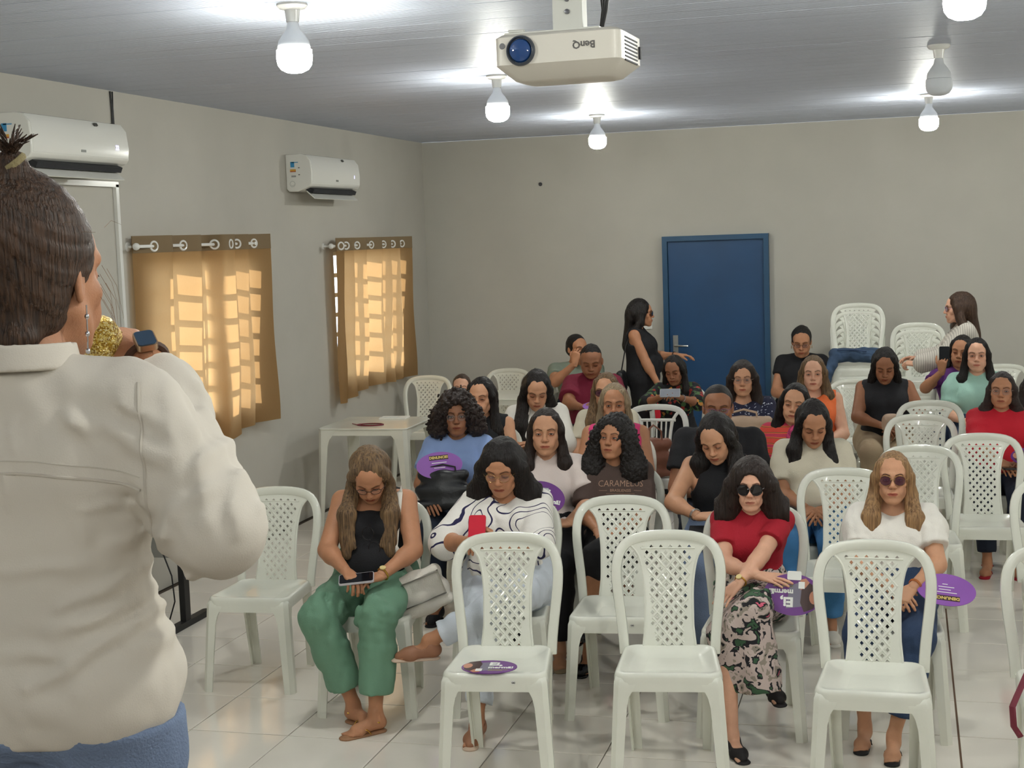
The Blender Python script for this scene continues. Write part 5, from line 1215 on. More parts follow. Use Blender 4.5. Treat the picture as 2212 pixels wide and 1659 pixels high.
f = seat('seated woman with long blond-streaked hair, tinted aviator sunglasses and a white puff-sleeved blouse', 1928, 975, 6.03, dict(
    w=1.12, skin='warm', age=.5, lips=(.62, .24, .28), face=(.98, 1, 1.03), head=(0, -.03, 0), topc=dict(m=C_WHITE, sl=.66, loose=.024, puff=.022, neck='wide', amp=.007, hem=.02), bottom=dict(k='pants', m=D_JEAN, t=1.8, loose=.006, amp=.006),
    hair=dict(k='long', m=H_BLOND, len=.315, front=.6, r=.030, left=1.05, back=True, backlen=.24), hands={-1: dict(p=(-.02, -.24, .655), k='relax', d=(.6, -.5, -.35), pole=(-1.2, .5, -.5)), 1: dict(p=(.085, -.25, .650), k='phone', d=(-.55, -.6, -.5), n=(.3, -.5, .9), pole=(1.2, .5, -.5))},
    legs={-1: (-.15, -.13, -.30, None, (-.1, -1)), 1: (.13, .0, -.42, None, (-.05, -1))}, shoes=dict(k='flip', m=mat('black_rubber', (22, 22, 24), .6)), x=('earrings', ('bracelet', 1, mat('orange_band', (206, 120, 50), .4)))), rz=.0)
P4 = f; glasses(f, FR_G, LENS_P, rx=.027, rz=.024, y=-.105, t=.0014, name='sunglasses')
c_ = wl(f, V([.235, -.24, .645])); z_ = nrm([.1, -.55, .8]); x_ = nrm(V([-1., .05, .0])-z_*(V([-1., .05, 0])@z_)); fan(c_, np.stack([x_, np.cross(z_, x_), z_], 1), 'pale purple fan lying upside down on the thigh of the blonde woman in jeans', 'den')
# ------------------------------------------------------------------ second row
f = seat('seated woman with a big dark curly mane, clear glasses and a light blue tee', 985, 838, 7.65, dict(
    w=1.12, skin='brown', hairup=.0, head=(-.02, .03, 0), face=(.98, 1, 1), topc=dict(m=C_BLUE, sl=.62, loose=.018, neck='round', amp=.004, hem=0), bottom=dict(k='pants', m=D_NAVY, t=1.9), hair=dict(k='curly', m=H_CURLB, len=.13, vol=.036, ca=.012, cf=120, r=.045, front=.0, open=.004),
    hands={-1: dict(p=(-.13, -.26, .66)), 1: dict(p=(.13, -.26, .66))}, shoes=dict(k='flat', m=C_BLACK), x=('earrings',)), rz=.16)
P5 = f; glasses(f, FR_C, LENS_C)
bag(wl(f, V([-.04, -.28, .61])), wR(f, Rx(-.15)), .34, .20, .14, mat('black_leather', (26, 27, 30), .42, bump=.2, bscale=60), 'black leather handbag on the lap of the woman in the light blue tee', hw=.035, slump=.25)
c_ = wl(f, V([-.06, -.26, .855])); z_ = nrm([.35, -.9, .45]); x_ = nrm(V([1., .35, .08])-z_*(V([1., .35, .08])@z_)); fan(c_, np.stack([x_, np.cross(z_, x_), z_], 1), 'pale purple fan propped on the black handbag before the light blue tee', 'den', rx=.125, ry=.075)
f = seat('seated woman with straight dark hair parted in the middle, in a white puff-sleeved blouse', 1178, 882, 6.95, dict(
    w=1.12, skin='warm', face=(1.05, 1, 1), head=(-.05, .02, 0), eyes=.7, topc=dict(m=C_PINKW, sl=.70, loose=.022, puff=.014, neck='v', amp=.005, hem=0), bottom=dict(k='pants', m=C_BLACK, t=1.9), hair=dict(k='long', m=H_DARK, len=.28, front=.35, r=.026, backlen=.22),
    hands={-1: dict(p=(-.08, -.30, .74), d=(.6, -.7, .3)), 1: dict(p=(.14, -.27, .68), d=(-.8, -.5, .1), pole=(1.2, .4, -.5))}, shoes=dict(k='sandal', m=C_BEIGE), x=('earrings',)), rz=.12)
c_ = wl(f, V([.02, -.33, .825])); z_ = nrm([.25, -.85, .5]); x_ = nrm(V([1., .2, -.25])-z_*(V([1., .2, -.25])@z_)); fan(c_, np.stack([x_, np.cross(z_, x_), z_], 1), 'purple fan lettered the right way up, held before the white puff-sleeved blouse', 'ei')
P6 = f
f = seat('seated young woman with shoulder-length black curls and a brown lettered tee', 1326, 890, 6.95, dict(
    w=1.0, skin='tan', head=(-.32, -.12, .03), gaze=(-.4, .3), lips=(.66, .34, .34), topc=dict(m=C_BROWN, sl=.80, loose=.026, neck='round', amp=.004, hem=0), bottom=dict(k='skirt', m=C_BLACK, z=.46, r=.07), hair=dict(k='curly', m=H_CURL, len=.29, vol=.018, ca=.0075, cf=165, r=.046, front=.15, part=-.02, open=.003),
    hands={-1: dict(p=(-.06, -.25, .66), k='relax'), 1: dict(p=(.05, -.24, .66), k='relax')}, legs={-1: (-.05, -.10, -.42, None, (-.15, -1)), 1: (-.02, -.12, -.42, .20, (-.2, -1), (-.02, -.43, .58))}, shoes=dict(k='flat', m=mat('patent_black', (16, 16, 18), .12))), rz=.06)
P7 = f
def project(f, o, off=.0025):
    """lay flat lettering onto the front of the figure's top"""
    T = BVHTree.FromPolygons([v.co[:] for v in f.top.data.vertices], [p.vertices[:] for p in f.top.data.polygons])
    for v in o.data.vertices:
        h_ = T.ray_cast(Vector((v.co.x, -1.5, v.co.z)), Vector((0, 1, 0)))
        if h_[0] is not None: v.co.y = h_[0].y-off
M_LET = mat('tee_print', (176, 142, 118), .8)
def shirt_text(f, s, size, x, z, bold=0., sx=1.):
    o = text_mesh('lettering', s, size, M_LET, f.top, Matrix.Identity(4), bold, .0, sx=sx); o.matrix_local = Matrix.Identity(4)
    for v in o.data.vertices: a, b = v.co.x, v.co.y; v.co = (x+a, 0, z+b)
    project(f, o)
pz = at(1342, 1047, 1, 6.72)[2]
pz -= .02; shirt_text(f, 'CARAMELUS', .040, .035, pz, -.0004, 1.0); shirt_text(f, 'BRASILIENSIS', .018, .035, pz-.031, 0)
for k_, (xa, xb, dz) in enumerate(((-.085, -.045, -.031), (.085, .125, -.031), (-.05, .09, -.046), (-.03, .07, -.056))):
    m = MB(); m.add([(xa+(xb-xa)*i/12+.015, 0, pz+dz+s_*.0012) for s_ in (0, 1) for i in range(13)], [(i, i+1, 14+i, 13+i) for i in range(12)]); o = m.build('print_line', M_LET, f.top); project(f, o)
f = seat('seated young woman with straight black hair and a black halter top, head bowed', 1545, 893, 6.95, dict(
    w=1.08, skin='warm', head=(-.25, .52, -.1), eyes=.05, lean=.06, topc=dict(m=C_BLACK, sl=0, neck='halter', amp=.003, hem=.05), bottom=dict(k='pants', m=D_SPK, t=1.9), hair=dict(k='long', m=H_BLACK, len=.30, ff=(.2, .55), r=.036, left=1.15, right=.75, part=-.03, backlen=.25),
    hands={-1: dict(p=(-.10, -.30, .72), d=(.8, -.5, .1), k='phone', pole=(-1.4, .2, -.5)), 1: dict(p=(.10, -.28, .70), k='relax')}, shoes=dict(k='flat', m=C_BLACK), x=(('bracelet', -1, steel),)), rz=.08)
P8 = f; m = MB(); m.rbox((0, 0, 0), (.20, .15, .022), .004, 2); nb = m.build('notebook', C_BLACK, None, False); nb.matrix_world = m4(wR(f, Rx(.12)), wl(f, V([-.04, -.36, .650]))); tag(nb, 'thin dark notebook on the lap of the woman in the halter top', 'notebook')
m = MB(); m.box((0, 0, 0), (.194, .144, .014)); m.box((0, -.002, 0), (.194, .144, .014)); m.build('pages', mat('paper', (232, 230, 222), .7), nb, False, (0, -.004, 0))
f = seat('seated woman with long black hair, cream mock-neck top and light blue jeans, looking down', 1756, 865, 7.52, dict(
    w=1.18, skin='tan', head=(.12, .50, .0), eyes=.08, topc=dict(m=C_CREAM, sl=.70, loose=.022, puff=.008, neck='turtle', amp=.004, hem=0, name='sweater'), bottom=dict(k='pants', m=D_BLUE, t=1.9, loose=.014), hair=dict(k='long', m=H_BLACK, len=.42, ff=(.45, .6), r=.028, left=1.0, right=.62, backlen=.3),
    hands={-1: dict(p=(-.03, -.20, .64)), 1: dict(p=(.06, -.20, .64))}, shoes=dict(k='sneaker', m=C_WHITE), x=('earrings',)), rz=.05); P9 = f
# ------------------------------------------------------------------ third row
f = seat('seated woman with long ash-blond hair and a bright pink sleeveless top', 1326, 828, 8.1, dict(w=1.15, skin='tan', age=.5, head=(-.02, .03, 0), topc=dict(m=C_PINK, sl=0, neck='v', amp=.004), bottom=dict(k='pants', m=D_JEAN), hair=dict(k='long', m=H_ASH, len=.42, front=.2, r=.024, part=.01)), rz=.1)
f = seat('seated woman in dark sunglasses directly behind the pink-topped woman, mostly hidden', 1308, 805, 8.85, dict(w=1.0, skin='warm', head=(-.1, .02, 0), topc=dict(m=C_CREAM, sl=.6), bottom=dict(k='pants', m=D_JEAN), hair=dict(k='long', m=H_HON, len=.35, r=.026)), rz=.1)
glasses(f, FR_D, LENS_P, rx=.027, rz=.022, y=-.106, name='sunglasses')
f = seat('seated broad man in thin glasses and a black tee, behind the halter top', 1550, 832, 7.8, dict(w=1.28, man=True, skin='brown', face=(1.05, 1, 1), head=(.0, .08, 0), eyes=.5, topc=dict(m=C_BLACK2, sl=.65, loose=.02, name='tee'), bottom=dict(k='pants', m=D_NAVY), hair=dict(k='short', m=H_CURL)), rz=.06)
glasses(f, mat('violet_frame', (120, 80, 130), .3, .5), LENS_C, rz=.013)
f = seat('seated woman with straight dark hair in an orange striped cardigan over a pink top', 1716, 828, 8.3, dict(w=1.12, skin='warm', head=(-.1, .04, .12), eyes=.45, topc=dict(m=PT_STR, sl=1.8, neck='v', amp=.004, name='cardigan'), bottom=dict(k='pants', m=D_NAVY), hair=dict(k='long', m=H_BLACK, len=.27, front=-.1, r=.030)), rz=.05)
m = Field(*bounds([f.up(.08, -.2, .43), f.up(-.08, 0, .05)], .05), .01); m.ell(f.up(0, -.075, .28), (.055, .055, .16), .02); f.child('undershirt', m, mat('pink_lace', (206, 70, 118), .8, bump=.5, bscale=90, col2=(160, 44, 90), vscale=70))
f = seat('seated woman with very long black hair over a white collared shirt, looking down', 1158, 800, 8.85, dict(w=1.0, skin='warm', head=(.05, .45, .05), eyes=.08, topc=dict(m=C_WHITE, sl=1.15, neck='collar', amp=.007, loose=.02, name='shirt'), bottom=dict(k='pants', m=C_BLACK), hair=dict(k='long', m=H_BLACK, len=.46, ff=(.6, -.3), r=.034, left=.5, part=.03, backlen=.2),
    hands={-1: dict(p=(-.06, -.26, .76), d=(.7, -.4, .3), pole=(-1.2, .3, -.8)), 1: dict(p=(.06, -.26, .74), d=(-.7, -.4, .3), pole=(1.2, .3, -.8))}), rz=.14)
f = seat('seated woman with long black hair in a sleeveless black top, behind the curly mane', 1038, 815, 8.45, dict(w=1.0, skin='warm', head=(-.25, .10, 0), eyes=.4, topc=dict(m=C_BLACK, sl=0, neck='round'), bottom=dict(k='pants', m=C_BLACK), hair=dict(k='long', m=H_BLACK, len=.40, front=.3, r=.028)), rz=.14)
f = seat('seated person with brown hair tied back, only forehead and eyes visible, at the far left', 997, 808, 9.9, dict(w=.95, skin='fair', head=(-.1, .0, 0), topc=dict(m=C_WHITE, sl=.6), bottom=dict(k='pants', m=D_JEAN), hair=dict(k='pulled', m=H_BROWN)), rz=.15)
# ------------------------------------------------------------------ back rows
f = seat('seated person with black hair tied back in a wine red shirt, reading a purple card', 1276, 745, 10.7, dict(w=1.4, skin='brown', face=(1.12, 1, 1), head=(-.02, .32, 0), eyes=.1, topc=dict(m=C_WINE, sl=.75, neck='v', loose=.024, amp=.007, name='shirt'), bottom=dict(k='pants', m=C_BLACK), hair=dict(k='pulled', m=H_BLACK),
    hands={-1: dict(p=(-.04, -.32, .78), d=(.6, -.6, .2), pole=(-1.2, .3, -.8)), 1: dict(p=(.13, -.30, .76), d=(-.6, -.6, .2), pole=(1.2, .3, -.8))}), rz=.1)
c_ = wl(f, V([.08, -.40, .80])); z_ = nrm([0, -.35, .9]); x_ = nrm(V([1., 0, .0])); fan(c_, np.stack([x_, np.cross(z_, x_), z_], 1), 'purple card fan held flat by the person in the wine red shirt', 'den', rx=.10, ry=.07)
f = seat('seated man in a sage tee against the back wall, fist at his mouth', 1246, 722, 11.9, dict(w=1.1, man=True, skin='tan', head=(.55, .05, 0), brow=(.1, .08, .06), topc=dict(m=C_SAGE, sl=.6, name='tee'), bottom=dict(k='pants', m=D_NAVY), hair=dict(k='short', m=H_BLACK), look=.5,
    hands={-1: dict(p=(.0, -.24, 1.0), k='grip', d=(.2, .2, 1), n=(-.5, -1, 0), pole=(-.8, -.6, -1)), 1: dict(p=(.05, -.25, .68))}), rz=.2)
f = seat('seated woman in a black blouse with red and yellow flowers, eyes on her phone', 1455, 768, 10.75, dict(w=1.0, skin='brown', head=(-.22, .30, -.08), eyes=.1, topc=dict(m=PT_RF, sl=1.1, neck='round', loose=.02, amp=.006), bottom=dict(k='pants', m=C_BLACK), hair=dict(k='long', m=H_BLACK, len=.34, front=.0, ff=(-.3, .2), r=.026, part=-.02),
    hands={-1: dict(p=(-.10, -.30, .90), k='phone', d=(.6, -.5, .3), pole=(-1.2, .2, -.8)), 1: dict(p=(.06, -.31, .89), k='phone', d=(-.6, -.5, .3), pole=(1.2, .2, -.8))}, x=('earrings', ('bracelet', 1, steel))), rz=.08)
p = (held(f, -1)+held(f, 1))/2+V([0, 0, .03]); phone(wl(f, p), wR(f, Rx(.8)@Rz(PI/2)), 'phone with a bright reflection held by the woman in the dark floral blouse', (186, 190, 200), scr=mat('phone_back_silver', (200, 204, 212), .1, .8))
f = seat('seated woman in clear glasses and a navy blouse speckled white, before the blue door', 1604, 778, 9.5, dict(w=1.12, skin='warm', head=(-.02, .02, 0), eyes=.6, topc=dict(m=PT_NW, sl=1.1, neck='wide', loose=.022, amp=.006), bottom=dict(k='pants', m=D_NAVY), hair=dict(k='wavy', m=H_DARK, len=.33, front=.0, r=.032, vol=.006, wave=.006)), rz=.06)
glasses(f, FR_C, LENS_C, sq=.2)
bag(wl(f, V([.02, -.28, .635])), wR(f, I3), .40, .23, .14, CL('beige_leather', (176, 150, 128), .5), 'beige tote bag on the lap of the woman in the speckled navy blouse', hw=.05, name='tote_bag')
f = seat('seated woman with shoulder-length brown-blond hair and a bright orange top', 1756, 768, 9.8, dict(w=1.08, skin='fair', head=(0, .02, 0), eyes=.6, topc=dict(m=C_ORANGE, sl=0, neck='wide', amp=.008, e=.016), bottom=dict(k='pants', m=D_JEAN), hair=dict(k='long', m=H_HON, len=.27, front=.1, r=.030)), rz=.04)
f = seat('seated woman in glasses and a black tee against the back wall, right of the door', 1731, 705, 12.2, dict(w=1.25, skin='tan', head=(-.02, .30, 0), eyes=.1, topc=dict(m=C_BLACK, sl=.45, neck='round', name='tee'), bottom=dict(k='pants', m=C_BLACK), hair=dict(k='bun', m=H_BLACK), x=('hoops',)), rz=.0)
glasses(f, FR_D, LENS_C, rz=.015)
f = seat('seated woman with long black hair, sleeveless black high-neck top and beige trousers, looking down', 1911, 752, 10.35, dict(w=1.22, skin='brown', head=(.0, .42, 0), eyes=.05, lean=.02, topc=dict(m=C_BLACK2, sl=0, neck='turtle', ah=.05, amp=.003, hem=.06), bottom=dict(k='pants', m=C_BEIGE, loose=.02, amp=.008), hair=dict(k='long', m=H_BLACK, len=.30, front=-.3, r=.026, backlen=.3),
    hands={-1: dict(p=(-.03, -.24, .68), pole=(-1.4, .4, -.4)), 1: dict(p=(.10, -.22, .66), pole=(1.3, .4, -.4))}, x=(('necklace', .02, steel),)), rz=.04)
bag(wl(f, V([.04, -.25, .655])), wR(f, Rz(.6)), .12, .09, .05, MATS['cloth_beige_leather'], 'small beige pouch in the hands of the woman in beige trousers', handles=False, name='pouch')
f = seat('seated woman with long dark hair in a mint green shirt with puffed sleeves', 2110, 730, 10.75, dict(w=1.05, skin='fair', head=(.0, .0, 0), eyes=.6, lips=(.70, .36, .38), topc=dict(m=C_MINT, sl=.72, neck='v', puff=.016, loose=.02, name='shirt'), bottom=dict(k='pants', m=D_JEAN), hair=dict(k='long', m=H_BLACK, len=.30, front=.15, r=.026)), rz=-.05)
f = seat('seated woman in a purple top raising a dark phone beside the mint shirt', 2076, 724, 11.2, dict(w=1.1, skin='tan', head=(-.15, .05, .1), eyes=.2, topc=dict(m=C_PURP, sl=.55), bottom=dict(k='pants', m=D_JEAN), hair=dict(k='long', m=H_BLACK, len=.22, front=-.2, r=.022),
    hands={-1: dict(p=(-.13, -.26, .98), k='phone', d=(.1, -.2, 1), n=(-.4, -1, .1), pole=(-1, .1, -1)), 1: dict(p=(.05, -.26, .70))}), rz=-.05)
p = held(f, -1)+V([0, -.02, .02]); phone(wl(f, p), wR(f, Rx(-PI/2+.1)), 'dark phone raised by the woman in the purple top', (24, 28, 36))
f = seat('seated woman in clear glasses and a red blouse at the right', 2164, 803, 9.05, dict(w=1.32, skin='tan', face=(1.06, 1, 1), head=(-.05, -.02, .02), eyes=.6, topc=dict(m=C_RED2, sl=1.2, neck='v', loose=.024, puff=.01, amp=.006), bottom=dict(k='pants', m=D_NAVY), hair=dict(k='wavy', m=H_CURLB, len=.21, front=-.1, r=.030, wave=.005),
    hands={-1: dict(p=(-.02, -.28, .68), pole=(-1.3, .4, -.4)), 1: dict(p=(.15, -.26, .68), pole=(1.2, .4, -.4))}, shoes=dict(k='sandal', m=C_RED)), rz=-.06)
glasses(f, FR_C, LENS_C, sq=.2)
p = (held(f, -1)+held(f, 1))/2; phone(wl(f, p+V([-.03, 0, .02])), wR(f, Rz(.2)), 'dark phone on the lap of the woman in the red blouse', (38, 36, 40)); c_ = wl(f, V([.18, -.34, .72])); z_ = nrm([0, -.5, .85]); fan(c_, np.stack([V([1., 0, 0]), np.cross(z_, [1., 0, 0]), z_], 1), 'purple fan on the lap of the woman in the red blouse', 'ei')
f = seat('seated woman in a dark purple top cut by the right edge of the picture', 2238, 800, 9.5, dict(w=1.1, skin='tan', topc=dict(m=CL('dark_plum', (44, 30, 44)), sl=.6), bottom=dict(k='pants', m=C_BLACK), hair=dict(k='wavy', m=H_CURLB, len=.25, r=.034, vol=.01, front=.2)), rz=-.05)
# ------------------------------------------------------------------ standing women at the back
def stand(label, px, py, Y, sp, rz):
    H = at(px, py, 1, Y); sp['top'] = float(H[2])-sp.pop('z0', 0); sp['pose'] = 'stand'; z0 = sp.pop('zb', 0.); sp['top'] = float(H[2])-z0; sp.setdefault('h', .012)
    return person(label, (H[0], Y, z0), rz, sp)
f = stand('standing woman in sunglasses and a sleeveless black dress, reaching for the blue door\'s handle', 1382, 645, 11.95, dict(w=1.15, skin='tan', bust=1.1, head=(.1, .05, 0), topc=dict(m=C_BLACK, sl=0, neck='round', hem=-.1, e=.02, name='dress_bodice'), bottom=dict(k='dress', m=C_BLACK, z=.62, r=.12, waist=.2, label='black skirt of the dress'),
    hair=dict(k='wavy', m=H_BLACK, len=.30, front=-.5, ff=(-.5, -.5), r=.034, wave=.008, vol=.008), hands={-1: dict(p=(-.20, -.20, .78), d=(.1, -.4, -1), pole=(-.3, 1, -.3)), 1: dict(p=(.10, -.31, 1.08), d=(0, -1, -.05), n=(0, 0, 1), k='relax', pole=(.8, .5, -1))},
    x=(('necklace', .10), ('bracelet', 1, FR_D)), shoes=dict(k='flat', m=C_BLACK)), 1.62)
glasses(f, FR_D, LENS_D, rx=.027, rz=.022, y=-.106, name='sunglasses')
P_ = wl(f, held(f, -1)); bag(V([P_[0]-.02, P_[1]-.01, P_[2]-.20]), I3, .12, .13, .05, C_RED2, 'small red purse in the hand of the woman at the blue door', hw=.05, name='purse')
m = MB(); A = wl(f, f.sh[-1]+V([.03, .02, .05])); B = wl(f, V([-.19, .16, .95])); m.tube([wl(f, f.sh[-1]+V([.04, -.06, .0])), A, wl(f, V([-.19, .11, 1.2])), B], .006, 6)
hb = bag(B+V([0, 0, -.14]), Rz(1.6), .20, .15, .07, MATS['black_leather'], 'dark shoulder bag at the back of the woman in the black dress', handles=False, name='shoulder_bag'); so = m.build('strap', MATS['black_leather'], None, True); so.parent = hb; bpy.context.view_layer.update(); so.matrix_parent_inverse = hb.matrix_world.inverted()
f = stand('standing woman in a cream ribbed sweater facing left, beside the lower stack of chairs', 2073, 630, 11.45, dict(w=1.15, skin='fair', head=(0, .06, 0), topc=dict(m=PT_RIB, sl=1.92, neck='round', hem=-.1, loose=.022, e=.022, amp=.006, name='sweater'), bottom=dict(k='pants', m=CL('dark_green', (40, 56, 48)), t=1.9),
    hair=dict(k='long', m=H_BROWN, len=.25, front=.0, ff=(.2, -.2), r=.036, vol=.006), hands={-1: dict(p=(-.08, -.32, 1.06), k='relax', d=(.3, -1, .1), pole=(-.8, .4, -1)), 1: dict(p=(.08, -.34, 1.03), k='grip', d=(-.3, -1, .1), pole=(.8, .4, -1))}, shoes=dict(k='flat', m=C_BLACK)), -1.5)
glasses(f, mat('violet_frame', (120, 80, 130), .3, .5), LENS_P, rx=.025, rz=.020, name='glasses')
# ------------------------------------------------------------------ the speaker
SP = dict(w=1.06, skin='tan', h=.007, head=(-.20, .05, 0), top=1.625, pose='stand', bust=.9, lean=.02, topc=dict(m=mat('white_linen', (206, 199, 188), .85, bump=.10, bscale=420, var=.04, vscale=5), sl=1.80, loose=.010, e=.018, neck='round', hem=-.075, amp=.007, fr=62, loose2=1, name='shirt'),
    bottom=dict(k='pants', m=D_SPK, t=1.85, waist=-.055, loose=.02, amp=.006), hair=None, x=(), shoes=dict(k='flat', m=C_BLACK))
SZ = .499; SY = 1.80; SX = float(at(50, 640, 1, SY)[0]); SRZ = PI+.17; SP['top'] = float(at(62, 350, 1, SY)[2])-SZ-.034
g = skeleton(SP); ss = SP['top']/(g.hc[2]+.126); cn_ = lambda P: Rz(-SRZ)@(V(P)-V([SX, SY, SZ]))/ss
E_, W_ = cn_(at(462, 1135, 1, 1.80)), cn_(at(312, 765, 1, 2.02)); D_ = cn_(at(250, 722, 1, 2.06))-W_
SP['hands'] = {-1: dict(p=W_, E=E_, k='grip', d=D_, n=(-.35, .25, 1)), 1: dict(p=(.26, -.06, .78))}
PXR = [(115, 905, 205, 1000, 7, 9), (130, 908, 335, 1015, 9, 12), (8, 915, 28, 1010, 6, 7), (40, 925, 45, 1000, 4, 6), (2, 1000, 16, 1100, 6, 7), (150, 1112, 275, 1112, 4, 6), (110, 1325, 255, 1268, 6, 8), (100, 1372, 255, 1342, 6, 8), (60, 1490, 255, 1378, 8, 9), (250, 1380, 355, 1285, 8, 10),
    (285, 1240, 345, 1120, 7, 11), (362, 1285, 385, 1400, 7, 10), (250, 1440, 385, 1420, 8, 14), (200, 1200, 330, 1170, 5, 9), (300, 850, 345, 1000, 5, 8), (335, 845, 440, 985, 6, 9), (350, 1045, 470, 965, 6, 9), (370, 1100, 455, 1060, 5, 8), (455, 1050, 480, 1180, 6, 8), (495, 1050, 515, 1140, 6, 7), (420, 985, 500, 1085, 6, 8), (385, 1000, 420, 1150, 5, 9), (0, 1240, 160, 1230, 4, 8), (0, 1410, 130, 1425, 5, 9), (210, 880, 300, 930, 4, 7), (60, 760, 200, 790, 3, 8)]
RG_ = []
for a_, b_, c_, d_, am_, sg_ in PXR:
    p0, p1 = cn_(at(a_, b_, 1, SY-.12)), cn_(at(c_, d_, 1, SY-.12)); RG_.append((p0[0], p0[2], p1[0], p1[2], am_/1000, sg_/1000))
SP['topc']['ridges'] = RG_
f = person('woman speaker seen from behind in a white shirt, holding a gold microphone', (SX, SY, SZ), SRZ, SP)
H_SPK = hair_mat('speaker_brown', (34, 26, 22), (84, 60, 44), (260, 260, 10))
# speaker's hair: combed back from the face into a gathered knot high at the back
H = f.H; R = f.RH; lo, hi = bounds([H((x, y, z)) for x in (-.12, .12) for y in (-.12, .2) for z in (-.14, .17)], .02); F = Field(lo, hi, .0035)
F.ell(H((0, .030, .040)), (.088, .108, .098), .02, R=R); F.ell(H((0, .055, .085)), (.062, .070, .062), .04, R=R); F.ell(H((0, .05, -.03)), (.072, .070, .070), .03, R=R)
F.ell(H((0, -.130, -.045)), (.066, .092, .102), .012, R=R, op='s')
for s in (1, -1): F.ell(H((s*.088, .0, -.045)), (.030, .034, .042), .010, R=R, op='s'); F.ell(H((s*.075, -.03, -.07)), (.03, .05, .06), .01, R=R, op='s')
F.cone(H((.0, .06, .12)), H((-.02, .08, .150)), .032, .022, .02); F.cone(H((-.03, .09, -.085)), H((.02, .09, -.095)), .026, .022, .02)
q_ = H((.02, .09, .13)); hz = f.RH[:, 2]
def strands(P):
    d = P-q_; a = np.arctan2(d@f.RH[:, 0], d@f.RH[:, 2]); r = np.linalg.norm(d, axis=1)
    return -.0018*np.abs(np.sin(a*19+2*np.sin(r*12)))-.0012*np.abs(np.sin(a*57+3*np.sin(r*9+a*2)))+.0015
F.disp(strands, .005); hr_ = f.child('hair', F, H_SPK, 1, None, .2)
m = MB(); rr = random.Random(3)
for k in range(22):     # loose wisps
    a = rr.uniform(-1, 1); b = rr.uniform(-.9, .9); st = V([a*.075, .0+b*.08, .09+.03*rr.random()-abs(a)*.05]); d = nrm([a, b*.6-.2, .5]); L_ = rr.uniform(.02, .055)
    m.tube([H(st), H(st+d*L_*.5+V([0, .006, .004])), H(st+d*L_+V([0, .015*rr.random(), -.008]))], [.0004, .0003, .00015], 4, cap=False)
for k in range(9):
    s = -1; st = V([s*(.064+.01*rr.random()), -.045-.02*rr.random(), .03-.07*rr.random()]); m.tube([H(st), H(st+V([s*.008, -.012, -.025])), H(st+V([s*(.006+.01*rr.random()), -.014-.016*rr.random(), -.06-.04*rr.random()]))], [.00035, .0003, .00015], 4, cap=False)
part(f, m, 'loose_wisps', mat('wisp_brown', (130, 100, 72), .5), True, None, hr_)['kind'] = 'stuff'
m = MB(); m.ring(H((-.02, .080, .150)), 0.019, .006, f.RH@nrm([.4, .5, .8]), 18, 8); part(f, m, 'hair_tie', mat('pale_scrunchie', (140, 128, 92), .8, bump=.6, bscale=120), True, None, hr_)
m = MB()
for k in range(30): a = rr.uniform(0, 2*PI); b = rr.uniform(.3, 1); st = H((-.025, .085, .160)); d = f.RH@nrm([math.cos(a)*b-.3, math.sin(a)*b+.4, .7]); m.tube([st, st+d*.03, st+d*.055+V([0, 0, -.01])], [.003, .002, .0006], 5, cap=False)
part(f, m, 'gathered_ends', H_SPK, True, None, hr_)
# earring, collar band, yoke seam, cuff button
for s in (1, -1):
    m = MB(); e0 = V([s*.082, .010, -.040]); P = [e0+V([s*.002, 0, -.008*i]) for i in range(9)]; m.tube([H(p) for p in P], .0011, 6)
    for i in (2, 5, 8): m.add(*[a.tolist() for a in ball(H(P[i]), (.0035, .0035, .0045), 8, 6)])
    part(f, m, 'drop_earring', steel)
bw = bounds([f.nb+V([.1, .1, .1]), f.nb-V([.1, .1, .05])], .02); c = Field(*bw, .004); n0 = f.nb+V([0, .004, .0])
c.cyl(n0+V([0, .0, .012]), n0+V([0, -.002, .050]), .082, .074, .006); c.cone(n0+V([0, 0, -.02]), n0+V([0, -.002, .075]), .072, .066, .004, op='s'); c.cone(n0+V([0, -.12, .0]), n0+V([0, -.10, .08]), .045, .06, .004, op='s'); f.child('collar', c, SP['topc']['m'])
def on_back(pts, name, m_, r=.0022):
    T = BVHTree.FromPolygons([v.co[:] for v in f.top.data.vertices], [p.vertices[:] for p in f.top.data.polygons]); P = []
    for x, z in pts:
        h_ = T.ray_cast(Vector((x, 1.5, z)), Vector((0, -1, 0)))
        if h_[0] is not None: P.append((h_[0].x, h_[0].y+.0006, h_[0].z))
    if len(P) > 2: m = MB(); m.tube(P, r, 5, cap=False); m.build(name, m_, f.top, True)
SEAM = mat('seam_shade', (196, 189, 178), .9)
on_back([(x, 1.245-.03*(x/.19)**2) for x in np.linspace(-.19, .19, 40)], 'yoke_seam', SEAM)
on_back([(x, 1.262-.03*(x/.19)**2) for x in np.linspace(-.19, .19, 40)], 'stitch_line', SEAM, .001)
for s in (1, -1): on_back([(s*(.185+.012*math.sin(t*3)), 1.36-.26*t) for t in np.linspace(0, 1, 30)], 'armhole_seam', SEAM)
